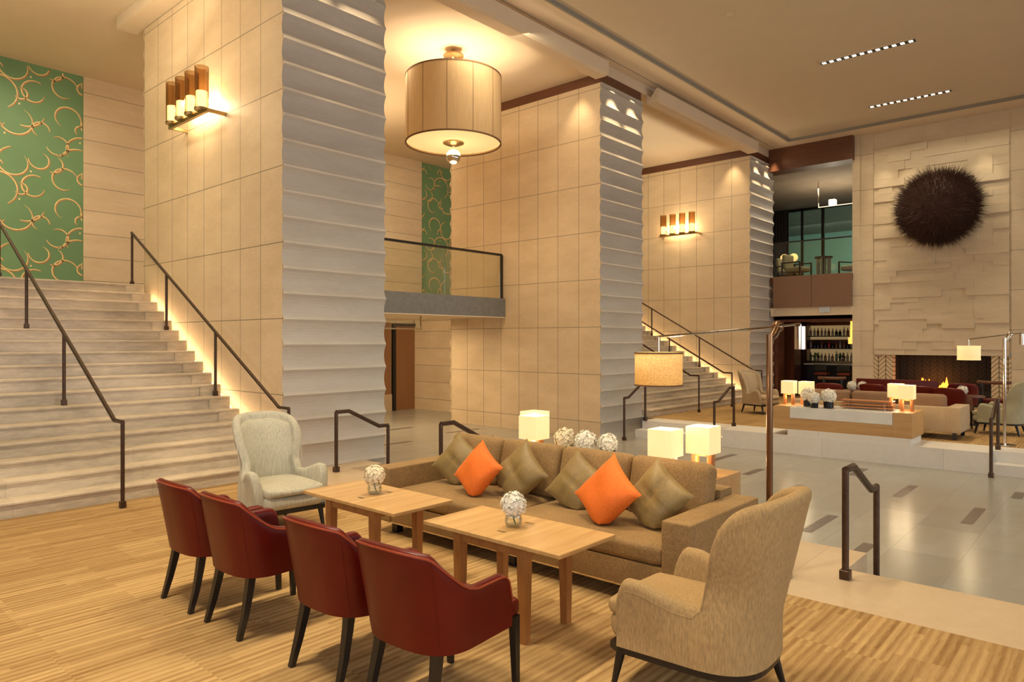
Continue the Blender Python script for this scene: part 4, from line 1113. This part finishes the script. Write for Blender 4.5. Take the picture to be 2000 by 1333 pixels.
def pillow(name, mat, loc, roll, yaw, tilt, size, label, seed):
    b = B(); rr = random.Random(seed); n = 18; h = size/2
    ph = [rr.uniform(0, 6) for _ in range(4)]
    grid = {}
    for sgn in (1, -1):
        for i in range(n+1):
            for j in range(n+1):
                u, v = -1+2*i/n, -1+2*j/n
                edge = i in (0, n) or j in (0, n)
                if edge and sgn == -1: continue
                pin = 0.10
                x = u*h*(1-pin*(1-u*u*0.0)*(1-abs(v)**2)*(abs(u)**3)); y = v*h*(1-pin*(1-abs(u)**2)*(abs(v)**3))
                t = 0.085*((1-abs(u)**2.4)*(1-abs(v)**2.4))**0.55
                t += 0.006*math.sin(3.3*u+ph[0]+1.5*v)*(1-u*u)*(1-v*v) + 0.008*math.cos(5*v-2*u+ph[1])*(1-u*u)*(1-v*v)
                t -= 0.014*math.exp(-(v/0.10)**2)*(1-u*u) * (1 if mat == 'silk_olive' else 0)
                t -= 0.014*math.exp(-(u/0.10)**2)*(1-v*v) * (1 if mat == 'silk_olive' else 0)
                grid[(sgn, i, j)] = b.bm.verts.new((sgn*max(t, 0.004 if edge else t), x, y)) if not edge else b.bm.verts.new((0, x, y))
    G = lambda s, i, j: grid.get((s, i, j)) or grid[(1, i, j)]
    for s in (1, -1):
        for i in range(n):
            for j in range(n):
                f = [G(s, i, j), G(s, i+1, j), G(s, i+1, j+1), G(s, i, j+1)]
                b.bm.faces.new(f if s == 1 else f[::-1])
    o = b.build(name, mat, None, True, angle=80)
    R = Matrix.Translation(loc) @ Matrix.Rotation(yaw, 4, 'Z') @ Matrix.Rotation(tilt, 4, 'Y') @ Matrix.Rotation(roll, 4, 'X')
    o.location = loc
    for v in o.data.vertices:
        w = R @ v.co
        if w.z < 0.475: w.z = 0.452 + (w.z-0.475)*0.10 + 0.012; w.x += (0.475-w.z)*0.1
        v.co = w - Vector(loc)
    tag(o, label, 'throw pillow', 'throw pillows on the brown sofa')
    return o
D_ = math.radians
pillow('throw_pillow', 'silk_olive', (4.47, 4.62, 0.640), D_(33), D_(12), D_(24), 0.41, 'olive silk throw pillow nearest the far sofa arm', 1)
pillow('throw_pillow', 'velvet_orange', (4.26, 4.16, 0.640), D_(31), D_(-4), D_(26), 0.41, 'orange velvet throw pillow between olive ones at the far sofa half', 2)
pillow('throw_pillow', 'silk_olive', (4.42, 3.83, 0.635), D_(41), D_(0), D_(24), 0.44, 'olive throw pillow just right of the farther orange pillow', 3)
pillow('throw_pillow', 'silk_olive', (4.46, 3.26, 0.610), D_(30), D_(4), D_(26), 0.43, 'olive throw pillow just left of the nearer orange pillow', 4)
pillow('throw_pillow', 'velvet_orange', (4.23, 2.83, 0.645), D_(37), D_(-8), D_(26), 0.44, 'orange velvet throw pillow closer to the near sofa arm', 5)
pillow('throw_pillow', 'silk_olive', (4.37, 2.51, 0.635), D_(33), D_(-4), D_(24), 0.43, 'olive throw pillow closest to the near sofa arm', 6)

# ------------------------------------------------------------------ consoles with lamps and flowers
def console(xc, flip, label, marble=True):
    t = thing('console', label, 'console table', (xc, 3.855, 0), PI if flip else 0, 'stone topped wooden consoles')
    # local: front face at -x
    yb = 0.86
    B().box(-0.425, 0.425, -1.155, -yb, 0.115, 0.54, 0.004, 1).build('end_block', 'console_wood', t)
    B().box(-0.425, 0.425, yb, 1.155, 0.115, 0.54, 0.004, 1).build('end_block', 'console_wood', t)
    B().box(-0.42, 0.42, -yb, yb, 0.115, 0.325).build('body', 'console_wood', t)
    B().box(-0.428, 0.42, -yb+0.003, yb-0.003, 0.325, 0.525, 0.003, 1).build('stone_top', 'pale_marble', t)
    B().box(-0.425, 0.36, -0.88 if flip else -1.13, 0.88 if flip else 0.90, 0.0, 0.115).build('plinth', 'limestone_riser', t)
    return t
console(13.53, False, 'wooden console with pale stone top at the far platform edge')
console(5.83, True, 'wooden console with pale stone top behind the brown sofa')

def box_lamp(loc, rz, label, group):
    t = thing('table_lamp', label, 'table lamp', loc, rz, group)
    for y in (-0.075, 0.075): B().box(-0.035, 0.035, y-0.022, y+0.022, 0.0, 0.185, 0.002, 1).build('post', 'lamp_wood', t)
    B().box(-0.035, 0.035, -0.097, 0.097, 0.185, 0.205).build('bridge', 'lamp_wood', t)
    b = B(); h = 0.113
    for sx, sy, ex, ey in ((-1, -1, 1, -1), (1, -1, 1, 1), (1, 1, -1, 1), (-1, 1, -1, -1)):
        b.quad((sx*h, sy*h, 0.21), (ex*h, ey*h, 0.21), (ex*h, ey*h, 0.45), (sx*h, sy*h, 0.45))
    bmesh.ops.remove_doubles(b.bm, verts=b.bm.verts[:], dist=1e-5)
    s = b.build('lamp_shade', 'shade_cream', t); s.modifiers.new('thick', 'SOLIDIFY').thickness = 0.006
    B().cyl((0, 0, 0.205), (0, 0, 0.33), 0.012, seg=8).sphere((0, 0, 0.35), 0.028, 10, 8).build('bulb', 'sconce_glow', t, True)
    return t
Z54 = 0.5405
l0 = box_lamp((5.80, 2.85, Z54), 0.0, 'glowing cube shade lamp at the right end of the near console', 'cube shade lamps on the near console')
dup(l0, (5.50, 3.06, 0.5255), 0.0, 'glowing cube shade lamp second from the right on the near console')
dup(l0, (5.58, 4.63, 0.5255), 0.0, 'glowing cube shade lamp in front of another at the left of the near console')
dup(l0, (5.82, 4.82, Z54), 0.0, 'cube shade lamp mostly hidden behind another at the left of the near console')
g2 = 'box shade lamps on the far console'
dup(l0, (13.48, 4.86, Z54), 0.0, 'box shade lamp at the left end of the far console', g2)
dup(l0, (13.72, 4.62, 0.5255), 0.0, 'box shade lamp behind the white flowers on the far console', g2)
dup(l0, (13.80, 3.10, Z54), 0.0, 'box shade lamp left of its twin at the right end of the far console', g2)
dup(l0, (13.50, 2.86, Z54), 0.0, 'box shade lamp at the right end of the far console, nearest the sofa', g2)
for (x, y, z) in ((5.80, 2.85, 1.03), (5.50, 3.06, 1.02), (5.58, 4.63, 1.02), (13.48, 4.86, 1.02), (13.8, 3.1, 1.02), (13.5, 2.86, 1.02), (13.72, 4.62, 1.02)):
    point('table_lamp_light', (x, y, z), 5, WARM, 0.06)
    point('table_lamp_light', (x-0.05, y+0.0, 0.70), 2.2, WARM, 0.03)

def square_vase(loc, s, h, label, blooms, blabels, grp, mat='petal_white'):
    v = thing('black_vase', label, 'vase', loc, 0, grp)
    b = B()
    b.box(-s, s, -s, s, 0, h, 0.004, 1)
    b.build('vase_body', 'black_metal', v)
    for (dx, dy, dz, r), lab, sd in zip(blooms, blabels, range(10, 40)):
        f = bloom('hydrangea', mat, r, 150, sd); f.location = (loc[0]+dx, loc[1]+dy, loc[2]+h+dz)
        tag(f, lab, 'flower', 'hydrangea blooms in the black vases')
        B().tube([(0, 0, -r*0.9), (0, 0, -r*0.9-dz-0.01)], 0.006, 6).build('stem', 'stem_green', f)
def round_vase(loc, r, h, label, br, blabel, grp, sd, mat='petal_white'):
    v = thing('black_vase', label, 'vase', loc, 0, grp)
    B().lathe([(r*0.9, 0), (r, 0.01), (r, h), (r*0.9, h), (r*0.88, h-0.02), (0.001, h-0.02)], (0, 0, 0), 20).build('vase_body', 'black_metal', v, True)
    f = bloom('hydrangea', mat, br, 260, sd); f.location = (loc[0], loc[1], loc[2]+h+br*0.62)
    tag(f, blabel, 'flower', 'hydrangea blooms in the black vases')
    B().tube([(0, 0, -br*0.8), (0, 0, -br*0.62-0.03)], 0.006, 6).build('stem', 'stem_green', f)
ZS = 0.5255
gv = 'black vases on the near console'
round_vase((5.85, 4.43, ZS), 0.085, 0.13, 'round black vase of flowers beside the left lamps on the near console', 0.112, 'cream hydrangea nearest the left lamps on the near console', gv, 41, 'petal_cream')
round_vase((5.83, 4.15, ZS), 0.085, 0.13, 'middle black vase of the three on the near console', 0.112, 'middle hydrangea of the three on the near console', gv, 42)
round_vase((5.90, 3.93, ZS), 0.075, 0.13, 'right black vase of the three on the near console', 0.10, 'white hydrangea at the right of the three on the near console', gv, 43)
gf = 'black vases on the far console'
round_vase((13.46, 4.50, ZS), 0.085, 0.13, 'black vase behind the others beside the left lamps on the far console', 0.13, 'white hydrangea at the left on the far console', gf, 44)
round_vase((13.24, 4.32, ZS), 0.07, 0.11, 'small black vase in front on the far console', 0.11, 'white hydrangea lowest of three on the far console', gf, 45)
round_vase((13.34, 4.10, ZS), 0.085, 0.14, 'round black vase right of the other two on the far console', 0.13, 'white hydrangea at the right of three on the far console', gf, 46)

# tiered wooden tray on the far console
tr = thing('tiered_tray', 'long tiered wooden tray on the far console', 'tray', (13.62, 3.52, ZS), 0)
for z, w in ((0.03, 0.16), (0.085, 0.14), (0.14, 0.12)):
    B().box(-w, w, -0.42, 0.42, z, z+0.02, 0.003, 1).build('board', 'lamp_wood', tr)
for y in (-0.3, 0.3):
    B().cyl((-0.1, y, 0), (-0.1, y, 0.16), 0.012, seg=8).cyl((0.1, y, 0), (0.1, y, 0.16), 0.012, seg=8).build('support', 'chrome', tr)

# ------------------------------------------------------------------ swing arm floor lamps
def swing_lamp(px, py, jx, jy, sx, sy, wx, wy, label, postmat, shade, z_s=1.76):
    t = thing('floor_lamp', label, 'floor lamp', (px, py, 0), 0, 'swing arm floor lamps')
    o = Vector((px, py, 0))
    B().cyl((0, 0, 0), (0, 0, 0.02), 0.16, seg=32).build('base', 'chrome', t, True)
    B().cyl((0, 0, 0.02), (0, 0, 1.80), 0.024, seg=16).build('pole', postmat, t, True)
    j = Vector((jx-px, jy-py, 1.86)); 
    B().tube([(0, 0, 1.76), (j.x*0.45, j.y*0.45, 1.79), (j.x, j.y, j.z)], [0.025, 0.03, 0.034], 12).sphere(tuple(j), 0.045).build('knuckle', postmat, t, True)
    e1 = Vector((sx-px, sy-py, z_s+0.02)); e2 = Vector((wx-px, wy-py, 1.885))
    B().tube([tuple(e1), tuple(j), tuple(e2)], 0.009, 8).build('swing_arm', 'chrome', t, True)
    R = 0.165; c = Vector((e1.x, e1.y, z_s-0.24-0.085))
    s = B().lathe([(R, 0), (R, 0.235)], tuple(c), 36, cap=False).build('lamp_shade', shade, t, True); s.modifiers.new('thick', 'SOLIDIFY').thickness = 0.005
    for z in (0.0, 0.225): B().lathe([(R+0.004, z), (R+0.004, z+0.011), (R-0.004, z+0.011), (R-0.004, z), (R+0.004, z)], tuple(c), 36, cap=False).build('shade_rim', 'shade_trim' if shade == 'shade_amber' else 'shade_cream', s, True)
    B().cyl((e1.x, e1.y, z_s-0.20), tuple(e1), 0.005, seg=6).build('hanger', 'chrome', t)
    B().sphere((e1.x, e1.y, z_s-0.22), 0.03, 10, 8).build('bulb', 'sconce_glow', t, True)
    B().cyl((e2.x, e2.y, e2.z-0.02), (e2.x, e2.y, e2.z-0.20), 0.042, seg=20).cyl((e2.x, e2.y, e2.z-0.02), (e2.x, e2.y, e2.z), 0.008, seg=6).build('counterweight', 'chrome', t, True)
    point('floor_lamp_light', (sx, sy, z_s-0.19), 6, WARM, 0.05)
    point('floor_lamp_light', (sx, sy, z_s-0.36), 5, WARM, 0.05)
swing_lamp(5.20, 2.05-0.03, 5.36, 2.02, 4.36, 2.48, 5.62, 1.94, 'bronze swing arm floor lamp with amber shade by the near sofa arm', 'bronze_polished', 'shade_amber')
swing_lamp(14.2, 1.56, 14.36, 1.50, 13.62, 1.98, 14.62, 1.36, 'chrome swing arm floor lamp with cream shade on the far platform', 'chrome', 'shade_cream')

# ------------------------------------------------------------------ far seating
fs = thing('sofa', 'beige suede sofa with brown back cushions on the far platform', 'sofa', (14.75, 3.55, 0), 0, None)
B().box(-0.445, -0.1, -1.13, 1.33, 0.135, 0.575, 0.02, 2).build('back_frame', 'suede_beige', fs, True)
for y0, y1 in ((-1.35, -1.12), (1.32, 1.55)): B().box(-0.45, 0.5, y0, y1, 0.13, 0.58, 0.02, 2).build('arm', 'suede_beige', fs, True)
B().box(-0.1, 0.48, -1.12, 1.32, 0.13, 0.42, 0.02, 2).build('base', 'suede_beige', fs, True)
for a, c in ((-1.1, -0.32), (-0.3, 0.48), (0.5, 1.30)):
    B().cushion(-0.30, -0.10, a, c, 0.50, 0.79, 0.07, 0.0, 7).build('back_cushion', 'suede_brown', fs, True)
for x in (-0.38, 0.42):
    for y in (-1.25, 1.45): B().box(x-0.03, x+0.03, y-0.03, y+0.03, 0, 0.13).build('foot', 'ebony', fs)
g3 = 'red leather tub chairs on the far platform'
PI2 = PI
dup(c0, (16.3, 4.95, 0), 0.1, 'red leather tub chair left in the far lounge, below the bar', g3)
dup(c0, (16.6, 4.10, 0), -0.1, 'red leather tub chair in the far lounge behind the brown cushions', g3)
dup(c0, (16.5, 3.22, 0), 0.0, 'red leather tub chair in the far lounge before the flames', g3)
dup(c0, (16.2, 2.62, 0), -0.15, 'largest looking red leather tub chair of the far lounge, beside the armchair', g3)
wing_chair((15.95, 1.80, 0), PI/2-0.12, 'grey green wing armchair with its back to the camera on the far platform', 'sage_plain')
wing_chair((16.7, 6.75, 0), -PI/2-0.3, 'beige wing armchair half hidden by the bronze lamp post at the far stair', 'suede_beige')
bq = thing('banquette', 'low red brown leather banquette in front of the fireplace', 'bench', (18.9, 4.3, 0))
B().box(-0.3, 0.3, -0.9, 0.9, 0, 0.42, 0.02, 2).build('seat', 'red_leather', bq, True)
B().box(0.18, 0.32, -0.9, 0.9, 0.42, 0.80, 0.02, 2).build('backrest', 'red_leather', bq, True)
def side_table(loc, label, group='dark round tables in the far lounge'):
    t = thing('pedestal_table', label, 'table', loc, 0, group)
    B().cyl((0, 0, 0.58), (0, 0, 0.61), 0.33, seg=24).build('table_top', 'dark_wood_trim', t, True)
    B().cyl((0, 0, 0.02), (0, 0, 0.58), 0.035, seg=10).build('pedestal', 'ebony', t, True)
    B().cyl((0, 0, 0), (0, 0, 0.02), 0.22, seg=20).build('base', 'ebony', t, True)
    return t
pt = side_table((17.4, 4.72, 0), 'dark round table behind the far sofa, under two white blooms')
dup(pt, (17.2, 3.45, 0), 0, 'dark round table in front of the fireplace flames')
dup(pt, (17.25, 2.55, 0), 0, 'dark round table beside the brown chair at the fireplace')
for x, y, lab, sd in ((17.35, 4.82, 'white bloom on the dark table, left one of two', 51), (17.45, 4.62, 'white bloom on the dark table, right one of two', 52), (17.25, 2.62, 'white bloom on the table at the right of the fireplace', 53)):
    f = bloom('hydrangea', 'petal_white', 0.105, 140, sd); f.location = (x, y, 0.61+0.10); tag(f, lab, 'flower', 'hydrangea blooms in the far lounge')
def wood_chair(loc, rz, label):
    t = thing('wooden_armchair', label, 'chair', loc, rz, 'dark wooden chairs in the far lounge')
    B().cushion(-0.24, 0.26, -0.24, 0.24, 0.38, 0.46, 0.03, 0.01, 5).build('seat', 'red_leather', t, True)
    b = B(); pts = [(0.05-0.30*math.cos(a), 0.30*math.sin(a)) for a in [(-1.35 + 2.7*i/16) for i in range(17)]]
    b.tube([(x, y, 0.83) for x, y in pts], 0.038, 8).build('back_rail', 'dark_wood_trim', t, True)
    for sy in (-1, 1):
        B().tube([(0.22, sy*0.22, 0), (0.22, sy*0.22, 0.40)], 0.02, square=True).build('leg', 'ebony', t)
        B().tube([(-0.24, sy*0.20, 0), (-0.22, sy*0.20, 0.82)], 0.02, square=True).build('leg', 'ebony', t)
    return t
w0 = wood_chair((18.3, 5.55, 0), 0.4, 'dark wooden chair with curved rail below the fireplace pilaster')
dup(w0, (18.75, 2.25, 0), 0.0, 'dark wooden chair with curved rail at the right herringbone brick')
dup(c0, (18.05, 2.75, 0), 0.2, 'shadowed red leather tub chair at the right of the fireplace', g3)
